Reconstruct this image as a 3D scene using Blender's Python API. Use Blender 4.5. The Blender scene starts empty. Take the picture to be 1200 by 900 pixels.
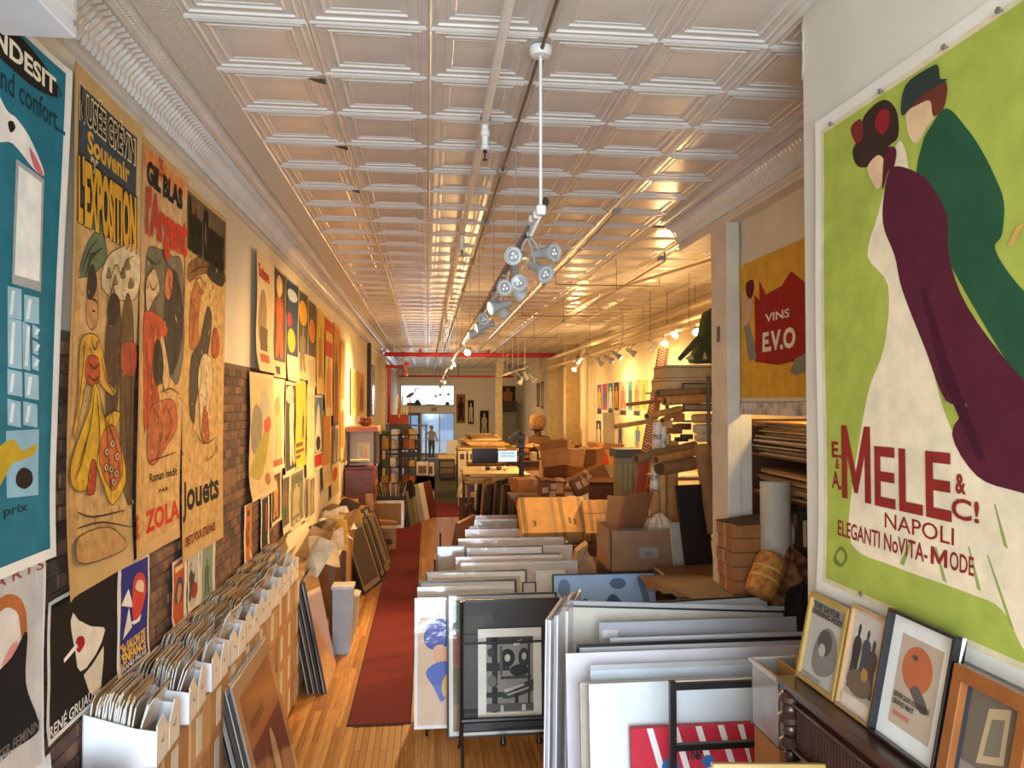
import bpy, bmesh, math, random
from mathutils import Vector, Matrix, noise
from mathutils.geometry import tessellate_polygon
random.seed(7)
C = bpy.context.scene.collection
sc = bpy.context.scene
PI = math.pi

# ------------------------------------------------------------ camera
FPX = 900.0                                    # focal length in pixels of the 1200 x 900 frame
YAW, PITCH = math.atan(99/900), math.atan(22/900)
EYE = Vector((0, 0, 3.0))
FW = Vector((math.sin(YAW)*math.cos(PITCH), math.cos(YAW)*math.cos(PITCH), math.sin(PITCH)))
RT = Vector((math.cos(YAW), -math.sin(YAW), 0))
UP = RT.cross(FW)
cam = bpy.data.cameras.new('camera'); cam.sensor_width = 36; cam.lens = 36*FPX/1200
cam.clip_start = .05; cam.clip_end = 200
co = bpy.data.objects.new('camera', cam); C.objects.link(co)
co.matrix_world = Matrix.Translation(EYE) @ Matrix((RT, UP, -FW)).transposed().to_4x4()
sc.camera = co

# ------------------------------------------------------------ world, daylight, exposure
w = bpy.data.worlds.new('daylight_world'); sc.world = w; w.use_nodes = True
bg = w.node_tree.nodes['Background']; bg.inputs[0].default_value = (.72, .86, 1, 1); bg.inputs[1].default_value = 5
sc.view_settings.view_transform = 'Standard'; sc.view_settings.look = 'None'
sc.view_settings.exposure = -0.66; sc.view_settings.gamma = 1; sc.view_settings.use_curve_mapping = False

def area_light(name, loc, size, direction, energy, col):
    l = bpy.data.lights.new(name, 'AREA'); l.shape = 'RECTANGLE'; l.size, l.size_y = size; l.energy = energy; l.color = col
    o = bpy.data.objects.new(name, l); C.objects.link(o); o.location = loc
    l.spread = 2.1; o.rotation_euler = Vector(direction).to_track_quat('-Z', 'Y').to_euler(); return o
# daylight through the shop window behind the camera
area_light('shop_window_daylight', (.1, -2.35, 2.45), (3.2, 2.9), (0, 1, -.14), 430, (.76, .88, 1))
# daylight through the glazed street end
area_light('street_end_daylight', (0, 42.6, 2.6), (2.8, 2.6), (0, -1, -.1), 60, (.85, .93, 1))

# ------------------------------------------------------------ materials
def lin(h):
    h = h.lstrip('#'); r = []
    for i in (0, 2, 4):
        c = int(h[i:i+2], 16)/255
        r.append(c/12.92 if c <= .04045 else ((c+.055)/1.055)**2.4)
    return tuple(r) + (1,)
MATS = {}
def mat(h, rough=.7, vary=.12, scale=6, metal=0, coat=0, bump=0, bscale=30, emit=0, alpha=1, trans=0, second=None, stretch=None, spec=.5):
    """a procedural material: colour mottled by noise, optional second colour, bump, coat"""
    key = (h, rough, vary, scale, metal, coat, bump, bscale, emit, alpha, trans, second, stretch, spec)
    if key in MATS: return MATS[key]
    m = bpy.data.materials.new('m' + h.strip('#')); m.use_nodes = True; nt = m.node_tree; N = nt.nodes; L = nt.links
    b = N['Principled BSDF']; c = lin(h)
    b.inputs['Roughness'].default_value = rough; b.inputs['Metallic'].default_value = metal
    b.inputs['Coat Weight'].default_value = coat; b.inputs['Coat Roughness'].default_value = .08
    b.inputs['Specular IOR Level'].default_value = spec
    b.inputs['Base Color'].default_value = c
    if alpha < 1: b.inputs['Alpha'].default_value = alpha
    if trans: b.inputs['Transmission Weight'].default_value = trans
    if emit:
        b.inputs['Emission Color'].default_value = c; b.inputs['Emission Strength'].default_value = emit
    if vary or bump:
        tc = N.new('ShaderNodeTexCoord'); mp = N.new('ShaderNodeMapping'); L.new(tc.outputs['Object'], mp.inputs[0])
        if stretch: mp.inputs['Scale'].default_value = stretch
        n = N.new('ShaderNodeTexNoise'); n.inputs['Scale'].default_value = scale; n.inputs['Detail'].default_value = 4
        L.new(mp.outputs[0], n.inputs[0])
        if vary:
            r = N.new('ShaderNodeValToRGB'); r.color_ramp.elements[0].position = .35; r.color_ramp.elements[1].position = .68
            c2 = lin(second) if second else tuple(min(1, x*(1+vary)) for x in c[:3]) + (1,)
            c1 = c if second else tuple(x*(1-vary) for x in c[:3]) + (1,)
            r.color_ramp.elements[0].color = c1; r.color_ramp.elements[1].color = c2
            L.new(n.outputs[0], r.inputs[0]); L.new(r.outputs[0], b.inputs['Base Color'])
        if bump:
            n2 = N.new('ShaderNodeTexNoise'); n2.inputs['Scale'].default_value = bscale; n2.inputs['Detail'].default_value = 3
            L.new(mp.outputs[0], n2.inputs[0]); bp = N.new('ShaderNodeBump'); bp.inputs['Strength'].default_value = bump
            bp.inputs['Distance'].default_value = .02
            L.new(n2.outputs[0], bp.inputs['Height']); L.new(bp.outputs[0], b.inputs['Normal'])
            if coat: L.new(bp.outputs[0], b.inputs['Coat Normal'])
    MATS[key] = m; return m
def ink(h): return mat(h, .8, .10, 9, spec=.15)
def paper(h): return mat(h, .8, .06, 3, bump=.05, bscale=4)
CARD = lambda h='b98a55': mat(h, .85, .12, 5, bump=.04, bscale=60)
SLEEVE = lambda h: mat(h, .55, .05, 4, coat=1, bump=.16, bscale=7)

# ------------------------------------------------------------ mesh building
class MB:
    def __init__(s, M=None): s.v = []; s.f = []; s.m = []; s.mats = []; s.M = M or Matrix()
    def mi(s, m):
        if m is None: return 0
        if m not in s.mats: s.mats.append(m)
        return s.mats.index(m)
    def add(s, vs, fs, m=None):
        k = len(s.v); M = s.M; i = s.mi(m)
        s.v += [M @ Vector(p) for p in vs]; s.f += [tuple(a+k for a in f) for f in fs]; s.m += [i]*len(fs); return s
    def box(s, c, d, m=None, R=None):
        x, y, z = [q/2 for q in d]; c = Vector(c)
        vs = [Vector((a*x, b*y, e*z)) for a in (-1, 1) for b in (-1, 1) for e in (-1, 1)]
        if R is not None: vs = [R @ p for p in vs]
        return s.add([p+c for p in vs], [(0,1,3,2),(4,6,7,5),(0,4,5,1),(2,3,7,6),(0,2,6,4),(1,5,7,3)], m)
    def bb(s, x0, x1, y0, y1, z0, z1, m=None):
        return s.box(((x0+x1)/2, (y0+y1)/2, (z0+z1)/2), (x1-x0, y1-y0, z1-z0), m)
    def tube(s, p, q, r, n=10, r2=None, m=None, cap=True):
        p, q = Vector(p), Vector(q); r2 = r if r2 is None else r2; d = (q-p)
        a = d.orthogonal().normalized(); b = d.normalized().cross(a); vs = []
        for P, R in ((p, r), (q, r2)):
            vs += [P+(a*math.cos(2*PI*i/n)+b*math.sin(2*PI*i/n))*R for i in range(n)]
        fs = [(i, (i+1) % n, n+(i+1) % n, n+i) for i in range(n)]
        if cap: fs += [tuple(range(n))[::-1], tuple(range(n, 2*n))]
        return s.add(vs, fs, m)
    def hollow(s, p, q, r, t, n=14, m=None, d=.12):
        """a tube open at both ends, seen into"""
        p, q = Vector(p), Vector(q); u = (q-p).normalized(); s.tube(p, q, r, n, m=m, cap=False); s.tube(p, q, r-t, n, m=m, cap=False)
        a = (q-p).orthogonal().normalized(); b = u.cross(a)
        for P in (p, q):
            ring = [P+(a*math.cos(2*PI*i/n)+b*math.sin(2*PI*i/n))*R for R in (r, r-t) for i in range(n)]
            s.add(ring, [(i, (i+1) % n, n+(i+1) % n, n+i) for i in range(n)], m)
        return s
    def path(s, pts, r, n=8, m=None):
        for a, b in zip(pts, pts[1:]): s.tube(a, b, r, n, m=m)
        return s
    def lathe(s, prof, o=(0,0,0), axis=(0,0,1), n=16, m=None):
        q = Vector((0,0,1)).rotation_difference(Vector(axis).normalized()); o = Vector(o); vs = []
        for (r, z) in prof: vs += [o+q @ Vector((r*math.cos(2*PI*i/n), r*math.sin(2*PI*i/n), z)) for i in range(n)]
        fs = [(k*n+i, k*n+(i+1) % n, (k+1)*n+(i+1) % n, (k+1)*n+i) for k in range(len(prof)-1) for i in range(n)]
        return s.add(vs, fs, m)
    def prism(s, pts, d, m=None):
        """extrude a 3-D outline along vector d"""
        n = len(pts); pts = [Vector(p) for p in pts]; d = Vector(d)
        return s.add(pts+[p+d for p in pts], [tuple(range(n))[::-1], tuple(range(n, 2*n))]+[(i, (i+1) % n, n+(i+1) % n, n+i) for i in range(n)], m)
    def grid(s, fn, nu, nv, m=None, back=0):
        vs = [Vector(fn(i/nu, j/nv)) for j in range(nv+1) for i in range(nu+1)]
        fs = [(j*(nu+1)+i, j*(nu+1)+i+1, (j+1)*(nu+1)+i+1, (j+1)*(nu+1)+i) for j in range(nv) for i in range(nu)]
        return s.add(vs, fs, m)
    def build(s, name, m=None, parent=None, smooth=False, bevel=0, recalc=True, label=None, local=False):
        me = bpy.data.meshes.new(name); off = Vector()
        if parent is not None and not local:
            p = parent
            while p is not None: off += p.location; p = p.parent
        me.from_pydata([p-off for p in s.v], [], s.f)
        for k in ([m] if m else s.mats): me.materials.append(k)
        if not m and s.mats:
            for p, i in zip(me.polygons, s.m): p.material_index = i
        if bevel or recalc:
            bm = bmesh.new(); bm.from_mesh(me)
            if bevel:
                bmesh.ops.remove_doubles(bm, verts=bm.verts, dist=1e-5)
                bmesh.ops.bevel(bm, geom=[e for e in bm.edges if e.is_manifold and e.calc_face_angle(0) > .6], offset=bevel, segments=1, affect='EDGES', clamp_overlap=True)
            bmesh.ops.recalc_face_normals(bm, faces=bm.faces); bm.to_mesh(me); bm.free()
        if smooth:
            for p in me.polygons: p.use_smooth = True
            try: me.set_sharp_from_angle(angle=.7)
            except Exception: pass
        return link(name, me, parent, label)
def link(name, me, parent=None, label=None):
    o = bpy.data.objects.new(name, me); C.objects.link(o); o.parent = parent
    if label: o['label'] = label
    return o
def tag(o, label, cat, group=None):
    o['label'] = label; o['category'] = cat
    if group: o['group'] = group
    return o
def thing(name, label, cat, loc=(0,0,0), group=None):
    o = bpy.data.objects.new(name, None); C.objects.link(o); o.location = loc; o.empty_display_size = .1
    return tag(o, label, cat, group)
def struct(o): o['kind'] = 'structure'; return o
def copy_tree(o, parent=None):
    c = o.copy(); C.objects.link(c); c.parent = parent
    for ch in o.children: copy_tree(ch, c)
    return c
ORD = ['first','second','third','fourth','fifth','sixth','seventh','eighth','ninth','tenth','eleventh','twelfth','thirteenth','fourteenth','fifteenth','sixteenth','seventeenth','eighteenth']

def nth(k):
    t = ['', '', 'twenty', 'thirty'][k//10] if k >= 20 else ''
    one = ['', 'first', 'second', 'third', 'fourth', 'fifth', 'sixth', 'seventh', 'eighth', 'ninth', 'tenth', 'eleventh', 'twelfth', 'thirteenth', 'fourteenth', 'fifteenth', 'sixteenth', 'seventeenth', 'eighteenth', 'nineteenth']
    return one[k] if k < 20 else (t+'-'+one[k % 10] if k % 10 else {'twenty': 'twentieth', 'thirty': 'thirtieth'}[t])

# where a sight line of the photograph meets a real plane of the place
def sight(px, py): return FW + RT*((px-600)/FPX) - UP*((py-450)/FPX)
def onX(px, py, x): d = sight(px, py); return EYE + d*(x/d.x)
def onY(px, py, y): d = sight(px, py); return EYE + d*(y/d.y)
def onZ(px, py, z): d = sight(px, py); return EYE + d*((z-3)/d.z)

# ------------------------------------------------------------ printed sheets
class Plane:
    """a wall plane: u to the right as one faces it, v up, w out of it"""
    def __init__(s, axis, val, side): s.axis, s.val, s.side = axis, val, side
    def pt(s, u, v, w):
        if s.axis == 'x': return Vector((s.val+s.side*w, u*s.side, v))
        return Vector((u, s.val-w, v))
    def uv(s, px, py):
        if s.axis == 'x': p = onX(px, py, s.val); return (p.y*s.side, p.z)
        p = onY(px, py, s.val); return (p.x, p.z)
def smooth_pts(pts, k=4):
    n = len(pts); out = []
    for i in range(n):
        p0, p1, p2, p3 = [pts[(i+j-1) % n] for j in range(4)]
        for t in range(k):
            t /= k
            out.append(tuple(.5*(2*b+(c-a)*t+(2*a-5*b+4*c-d)*t*t+(3*b-a-3*c+d)*t**3) for a, b, c, d in zip(p0, p1, p2, p3)))
    return out
GLYPH = {}
def glyphs(txt, bold=0):
    if (txt, bold) not in GLYPH:
        cu = bpy.data.curves.new('t', 'FONT'); cu.body = txt; cu.resolution_u = 3; cu.offset = bold
        o = bpy.data.objects.new('t', cu); me = bpy.data.meshes.new_from_object(o)
        vs = [(v.co.x, v.co.y) for v in me.vertices]; fs = [tuple(p.vertices) for p in me.polygons]
        bpy.data.objects.remove(o); bpy.data.curves.remove(cu); bpy.data.meshes.remove(me)
        x0 = min(v[0] for v in vs); x1 = max(v[0] for v in vs); y0 = min(v[1] for v in vs); y1 = max(v[1] for v in vs)
        GLYPH[txt, bold] = ([((a-x0)/(x1-x0), (b-y0)/(y1-y0)) for a, b in vs], fs)
    return GLYPH[txt, bold]
class Sheet:
    """a sheet of paper hanging on a plane: paper, artwork and lettering follow the same gentle waves"""
    def __init__(s, plane, u0, u1, v0, v1, gap=.008, wave=.004, curl=0, seed=0, lean=0, shear=0):
        s.P, s.u0, s.u1, s.v0, s.v1, s.gap, s.wv, s.curl, s.seed, s.lean = plane, u0, u1, v0, v1, gap, wave, curl, seed, lean
        s.shapes = MB(); s.texts = []; s.tex = 0; s.shear = shear; s.boxes = []; s.top = 0; s.lw = 0
    def w(s, u, v):
        a = (u-s.u0)/(s.u1-s.u0); b = (v-s.v0)/(s.v1-s.v0)
        c = s.curl*max(0, (.22-b)/.22)**2 + .5*s.curl*(max(0, (.12-a)/.12)**2+max(0, (a-.88)/.12)**2)
        return s.gap + s.wv*(1+math.sin(a*5+s.seed)+.7*math.sin(b*9+s.seed*2.1)) + c + s.lean*(1-b)
    def pt(s, u, v, lift=0): return s.P.pt(u, v, s.w(u, v)+lift)
    def ab(s, a, b): return (s.u0+(s.u1-s.u0)*a+s.shear*(1-b), s.v0+(s.v1-s.v0)*b)
    def level(s, uv):
        """printing order: one step above whatever already lies under this outline"""
        x0, x1, y0, y1 = min(p[0] for p in uv), max(p[0] for p in uv), min(p[1] for p in uv), max(p[1] for p in uv)
        l = 1+max([q[4] for q in s.boxes if q[0] < x1 and q[1] > x0 and q[2] < y1 and q[3] > y0], default=0)
        s.boxes.append((x0, x1, y0, y1, l)); return .0012+.0006*l
    def poly(s, uv, h, smooth=False, m=None):
        if smooth: uv = smooth_pts(uv)
        l = s.level(uv); bm = bmesh.new()
        try: f = bm.faces.new([bm.verts.new((a, b, 0)) for a, b in uv])
        except Exception: return
        bmesh.ops.triangulate(bm, faces=bm.faces[:])
        for ax, lo, hi in ((0, s.u0, s.u1), (1, s.v0, s.v1)):
            n = max(2, int((hi-lo)/.075)) if (s.wv or s.curl) else 1
            for k in range(1, n):
                p = [0, 0, 0]; q = [0, 0, 0]; p[ax] = lo+(hi-lo)*k/n; q[ax] = 1
                bmesh.ops.bisect_plane(bm, geom=bm.verts[:]+bm.edges[:]+bm.faces[:], plane_co=p, plane_no=q)
        bm.verts.index_update()
        s.shapes.add([s.pt(v.co.x, v.co.y, l) for v in bm.verts], [tuple(v.index for v in f.verts) for f in bm.faces], m or (mat(h, .8, .2, s.tex, spec=.15) if s.tex else ink(h))); bm.free()
    def line(s, pts, h, wd=.004, closed=False):
        """a drawn line of the print, given in sight points"""
        uv = [s.P.uv(*p) for p in pts]
        if not closed: uv = [tuple(.5*(2*b+(c-a)*t+(2*a-5*b+4*c-d)*t*t+(3*b-a-3*c+d)*t**3) for a, b, c, d in zip(uv[max(0, i-1)], uv[i], uv[i+1], uv[min(len(uv)-1, i+2)])) for i in range(len(uv)-1) for t in (0, .33, .66)]+[uv[-1]]
        else: uv = smooth_pts(uv, 3); uv.append(uv[0])
        l = s.level(uv); vs = []
        for i, p in enumerate(uv):
            a, b = uv[max(0, i-1)], uv[min(len(uv)-1, i+1)]; dx, dy = b[0]-a[0], b[1]-a[1]; n = math.hypot(dx, dy) or 1
            k = wd*(.35+.65*math.sin(PI*(i+.5)/len(uv))) if not closed else wd*.6
            vs += [s.pt(p[0]-dy/n*k, p[1]+dx/n*k, l), s.pt(p[0]+dy/n*k, p[1]-dx/n*k, l)]
        s.shapes.add(vs, [(2*i, 2*i+1, 2*i+3, 2*i+2) for i in range(len(uv)-1)], ink(h))
    def strokes(s, boxes, cols, n, ln=6, seed=1):
        """crayon strokes of the lithograph, as flat print"""
        rd = random.Random(seed)
        for (x0, y0, x1, y1) in boxes:
            l = s.level([s.P.uv(x0, y0), s.P.uv(x1, y1), s.P.uv(x0, y1), s.P.uv(x1, y0)])
            for _ in range(n):
                x, y, a, k = rd.uniform(x0, x1), rd.uniform(y0, y1), rd.uniform(-.4, .4)+rd.choice((0, 0, 1.2)), rd.uniform(.4, 1)*ln
                dx, dy = math.sin(a)*k, math.cos(a)*k*1.8
                vs = [s.P.uv(x-dx/2, y-dy/2), s.P.uv(x+.5, y), s.P.uv(x+dx/2, y+dy/2), s.P.uv(x-.4, y+.3)]
                s.shapes.add([s.pt(u, v, l) for u, v in vs], [(0, 1, 2, 3)], ink(rd.choice(cols)))
    def px(s, pts, h, smooth=True):
        s.poly([s.P.uv(*p) for p in pts], h, smooth)
        if s.lw: s.line(pts, '4a3626', s.lw, True)
    def rel(s, pts, h, smooth=False): s.poly([s.ab(*p) for p in pts], h, smooth)
    def rect(s, a0, b0, a1, b1, h): s.rel([(a0, b0), (a1, b0), (a1, b1), (a0, b1)], h)
    def lettering(s, txt, u0, v0, u1, v1, h, bold=.02, slant=0):
        if txt == 'M': vs, fs = [(0, 0), (0, 1), (.2, 1), (.5, .38), (.8, 1), (1, 1), (1, 0), (.8, 0), (.8, .6), (.56, .1), (.44, .1), (.2, .6), (.2, 0)], [(0, 1, 2, 11, 12), (2, 3, 10, 11), (3, 4, 8, 9), (3, 9, 10), (4, 5, 6, 7, 8)]
        else: vs, fs = glyphs(txt, bold)
        uv = [(u0+(u1-u0)*x+slant*y, v0+(v1-v0)*y) for x, y in vs]; l = s.level(uv)+.0008
        s.texts.append(MB().add([s.pt(u, v, l) for u, v in uv], fs, ink(h)))
    def write(s, txt, a0, b0, a1, b1, h, bold=.02, **k):
        """lettering filling a box given in fractions of the sheet"""
        s.lettering(txt, *s.ab(a0, b0), *s.ab(a1, b1), h, bold, **k)
    def wpx(s, txt, p, q, h, bold=.02, **k):
        s.lettering(txt, *s.P.uv(*p), *s.P.uv(*q), h, bold, **k)
    def build(s, name, label, paper_h, cat='poster', group=None, parent=None, art='artwork'):
        mb = MB(); nu, nv = max(3, int((s.u1-s.u0)/.075)), max(4, int((s.v1-s.v0)/.075))
        if not (s.wv or s.curl): nu = nv = 1
        f = lambda a, b: s.pt(*s.ab(a, b))
        g = lambda a, b: s.pt(*s.ab(a, b), -.0012)
        mb.grid(f, nu, nv); mb.grid(g, nu, nv)
        o = mb.build(name, paper(paper_h), parent, smooth=True, recalc=False)
        if cat: tag(o, label, cat, group)
        if s.shapes.v: s.shapes.build(art, None, o, recalc=False)
        for t in s.texts: t.build('lettering', None, o, recalc=False)
        return o
# ============================================================ THE ROOM
YB, YE, ZC = -2.4, 43.0, 4.94          # back, street end, ceiling
XL, XP, XR = -1.65, 1.85, 5.0          # left wall, near right partition, far right wall
PLASTER = mat('ddd3bd', .75, .06, 2, bump=.05, bscale=8)
PAINT = mat('dad5c8', .7, .05, 2, bump=.06, bscale=6)
TIN = mat('cfcac2', .24, .06, 3, bump=.05, bscale=9)

# floor: strip boards near the aisle are laid one by one, further off the material carries them
def wood_floor():
    m = bpy.data.materials.new('strip_floor'); m.use_nodes = True; nt = m.node_tree; N = nt.nodes; L = nt.links
    b = N['Principled BSDF']; b.inputs['Roughness'].default_value = .5; b.inputs['Specular IOR Level'].default_value = .25
    tc = N.new('ShaderNodeTexCoord'); mp = N.new('ShaderNodeMapping'); mp.inputs['Rotation'].default_value = (0, 0, PI/2)
    br = N.new('ShaderNodeTexBrick'); br.inputs['Scale'].default_value = 1; br.inputs['Brick Width'].default_value = 1.7
    br.inputs['Row Height'].default_value = .057; br.inputs['Mortar Size'].default_value = .003
    br.inputs['Color1'].default_value = lin('b9813f'); br.inputs['Color2'].default_value = lin('a06a30'); br.inputs['Mortar'].default_value = lin('4a2c14')
    L.new(tc.outputs['Object'], mp.inputs[0]); L.new(mp.outputs[0], br.inputs[0]); L.new(br.outputs[0], b.inputs['Base Color']); return m
floor = struct(MB().bb(XL-.2, XR+.1, YB, YE+.3, -.12, 0).build('floor', wood_floor()))
PL = [mat('bb8442', .5, .2, 5, stretch=(14, 1, 14), spec=.3), mat('ad7636', .5, .2, 5, stretch=(14, 1, 14), spec=.3), mat('c59150', .5, .2, 5, stretch=(14, 1, 14), spec=.3), mat('a26c30', .5, .2, 5, stretch=(14, 1, 14), spec=.3)]
PM = {}
x = -1.30
while x < .62:
    if not (-.70 < x < -.23):
        y = 5.6-random.random()*1.2
        while y < 13.5:
            ln = random.choice((1.2, 1.6, 2.0)); k = random.randrange(4)
            if (ln, k) not in PM:
                o = MB().box((0, 0, .003), (.055, ln-.003, .006)).build('floor_plank', PL[k], floor, bevel=.001, local=True); PM[ln, k] = o.data
            else: o = link('floor_plank', PM[ln, k], floor)
            o.location = (x+.0285, y+ln/2, 0); y += ln
    x += .057

# ceiling of pressed tin tiles
ceiling = struct(MB().bb(XL-.2, XR+.1, YB, YE+.3, ZC+.005, ZC+.12).build('ceiling', TIN))
T = .61
RINGS = [(0, -.012), (.008, -.021), (.018, -.012), (.032, -.012), (.037, -.018), (.047, -.018), (.053, -.008), (.086, -.005), (.092, -.012), (.101, -.012), (.108, -.003), (.128, -.001), (.133, -.005), (.138, -.001)]
def tile_mesh(mb, x, y, rings=RINGS):
    vs = []
    for i, z in rings:
        a, b = i, T-i; vs += [(x+a, y+a, ZC+z), (x+b, y+a, ZC+z), (x+b, y+b, ZC+z), (x+a, y+b, ZC+z)]
    fs = [(4*k+j, 4*k+(j+1) % 4, 4*k+4+(j+1) % 4, 4*k+4+j) for k in range(len(rings)-1) for j in range(4)]
    n = 4*(len(rings)-1); mb.add(vs, fs+[(n, n+1, n+2, n+3)])
tm = MB(); tile_mesh(tm, 0, 0); first = tm.build('ceiling_tile', TIN, ceiling, local=True, recalc=False); rest = MB(); cnt = 0
Y0 = 3.929-2*T
for r in range(-8, 66):
    for c in range(-2, 8):
        X, Y = c*T, Y0+r*T
        if c >= 4 and Y < 7.8 or Y+T > YE+.3: continue
        if 0 <= r and c < 4 and cnt < 300:
            o = first if cnt == 0 else link('ceiling_tile', first.data, ceiling); o.location = (X, Y, 0); cnt += 1
            o.rotation_euler = (random.uniform(-.004, .004), random.uniform(-.004, .004), 0) if cnt > 1 else (0, 0, 0)
            o.location.z = -o.rotation_euler.x*Y*0
        else: tile_mesh(rest, X, Y, RINGS[::2])
for o in ceiling.children:      # tilts are about the tile itself, so put the origin height back
    if o.rotation_euler.x or o.rotation_euler.y:
        o.location.z += -(o.rotation_euler.to_matrix() @ Vector((T/2, T/2, ZC))).z + ZC
        d = o.rotation_euler.to_matrix() @ Vector((T/2, T/2, ZC)); o.location.x -= d.x-T/2; o.location.y -= d.y-T/2
rs = rest.build('distant_ceiling_tiles', TIN, ceiling, recalc=False); rs['kind'] = 'stuff'
# hanging flakes where the seams have opened
for (px, py, l) in ((371, 92, .1), (400, 171, .09), (417, 223, .06)):
    p = onZ(px, py, ZC-.03)
    MB().prism([p+Vector((-l/2, 0, 0)), p+Vector((l/2, 0, .0)), p+Vector((l/2, .02, -.02)), p+Vector((0, .01, -.012))], (0, .01, -.002)).build('seam_tear', mat('3a3128'), ceiling)

# cornices: fillet, deep cove with leaf ribs, bead and flat textured border
def cornice(name, xw, s, y0, y1, border=True):
    prof = [(0, 4.62), (.022, 4.63), (.022, 4.655), (.012, 4.66), (.012, 4.675), (.03, 4.68)]
    prof += [(.03+.13*(1-math.cos(t)), 4.68+.17*math.sin(t)) for t in [k*PI/2/7 for k in range(1, 8)]]
    prof += [(.172, 4.852), (.172, 4.872), (.185, 4.878), (.20, 4.90), (.215, 4.905), (.22, 4.935), (.23, 4.94)]
    n = len(prof); vs = [(xw+s*a, y, z) for y in (y0, y1) for a, z in prof]
    cm = MB().add(vs, [(k, k+1, n+k+1, n+k) for k in range(n-1)]).build(name, TIN, recalc=False); struct(cm)
    ribs = MB(); y = max(y0, 2.0)
    while y < min(y1, 26):
        step = .055 if y < 9 else .11; pts = []
        for k in range(0, 8):
            t = k*PI/2/7; lift = .010+.006*math.sin(k*2.1)
            c = (.03+.13*(1-math.cos(t)), 4.68+.17*math.sin(t)); nn = (math.cos(t), -math.sin(t))
            bow = .02*math.sin(t*2)
            pts.append([(xw+s*c[0], y+bow, c[1]), (xw+s*(c[0]+nn[0]*lift), y+step*.35+bow, c[1]+nn[1]*lift), (xw+s*c[0], y+step*.8+bow, c[1])])
        ribs.add([q for p in pts for q in p], [(3*k+j, 3*k+j+1, 3*k+4+j, 3*k+3+j) for k in range(7) for j in (0, 1)])
        for j in range(2):
            ribs.box((xw+s*.20, y+step*(.25+.5*j), 4.893), (.022, step*.3, .02))
        y += step
    rb = ribs.build('cornice_leaf_ribs', TIN, cm, recalc=False); rb['kind'] = 'stuff'
    if border:
        bm_ = mat('d5cfc2', .42, .1, 40, bump=.5, bscale=70)
        struct(MB().bb(min(xw+s*.23, -2*T), max(xw+s*.23, -2*T), y0, y1, ZC-.012, ZC).build('border_strip', bm_, cm))
    return cm
cornice('trim_1', XL, 1, YB, YE)
cornice('trim_2', 2.66, -1, 3.55, 7.85, False)

# left wall: plaster on a brick wall that shows between the posters
wl = struct(MB().bb(XL-.2, XL, YB, YE+.3, 0, ZC).build('wall_left', PLASTER))
MB().bb(XL, XL+.004, 1.5, 9.3, .4, 3.33).build('mortar_bed', mat('6d5a48', .95, .25, 12, bump=.3, bscale=40), wl)
# back wall with the shop window opening (behind the camera)
wb = MB(); wb.bb(XL-.2, XR, YB-.15, YB, 0, .95); wb.bb(XL-.2, XR, YB-.15, YB, 4.45, ZC); wb.bb(XL-.2, -1.5, YB-.15, YB, .95, 4.45); wb.bb(1.7, XR, YB-.15, YB, .95, 4.45)
struct(wb.build('wall_back', PAINT))
# near right partition, right beam, upper panel and column
part = struct(MB().bb(XP, XP+.14, YB, 3.6, 0, ZC-.005).build('wall_partition', PAINT, bevel=.006))
pf = MB()
for (px, py, r) in ((943, 45, .05), (944, 70, .04)):
    p = onX(px, py, XP); pf.prism([(XP-.006, 3.6, p.z-.09), (XP-.012, 3.57, p.z), (XP-.006, 3.6, p.z+.11), (XP+.02, 3.604, p.z)], (.004, .004, 0))
pf.build('peeling_paint', mat('cfcabd'), part)
struct(MB().bb(XP+.14, 5.1, YB, YB+.1, 0, ZC).build('wall_side_back', PLASTER))
beam = struct(MB().bb(2.64, 3.0, 3.4, 7.85, 4.60, ZC-.005).build('trim_3', mat('d9cfba', .55, .06)))
WV = 2.76
vins_wall = struct(MB().bb(WV, WV+.1, 3.4, 6.62, 2.98, 4.6).build('wall_right_upper', PLASTER))
MB().bb(WV-.03, WV, 3.4, 6.6, 2.90, 3.0).build('rail_board', mat('d8d3c6', .7, .25, 9, second='8d8577'), vins_wall)
colm = MB().bb(2.62, 2.74, 6.50, 6.88, 0, 4.6); colm.bb(2.74, 2.85, 6.52, 6.62, 0, 2.98)
column = struct(colm.build('trim_4', mat('d3ccbc', .6, .08, 4, bump=.08), bevel=.006))
MB().box((2.616, 6.70, 3.62), (.012, .05, .14)).build('latch_plate', mat('3b332b', .5), column)
# far right wall, wall closing the store behind the beam, street end wall with its glazing
wr = struct(MB().bb(XR, XR+.2, YB, YE+.3, 0, ZC).build('wall_right', mat('d8c9a4', .75, .06, 2)))
we = MB()
we.bb(1.5, XR, YE, YE+.2, 0, ZC); we.bb(XL, -1.5, YE, YE+.2, 0, ZC); we.bb(-1.5, 1.5, YE, YE+.2, 4.0, ZC); we.bb(-1.5, 1.5, YE, YE+.2, 2.45, 2.85)
struct(we.build('wall_end', mat('d9d2c0', .75, .05)))
# ============================================================ POSTERS
PLW = Plane('x', XL+.022, 1); PPW = Plane('x', XP, -1); PVW = Plane('x', WV, -1); PRW = Plane('x', XR, -1); PEW = Plane('y', YE, 1)
LEFT_RECTS = []
def at_px(plane, x0, yt, yb, x1, x0b=None, **k):
    u0, v1 = plane.uv(x0, yt); _, v0 = plane.uv(x0 if x0b is None else x0b, yb)
    u1, _ = plane.uv(x1, (yt+yb)/2)
    if plane is PLW: LEFT_RECTS.append((u0, u1, v0, v1))
    return Sheet(plane, u0, u1, v0, v1, **k)

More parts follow.
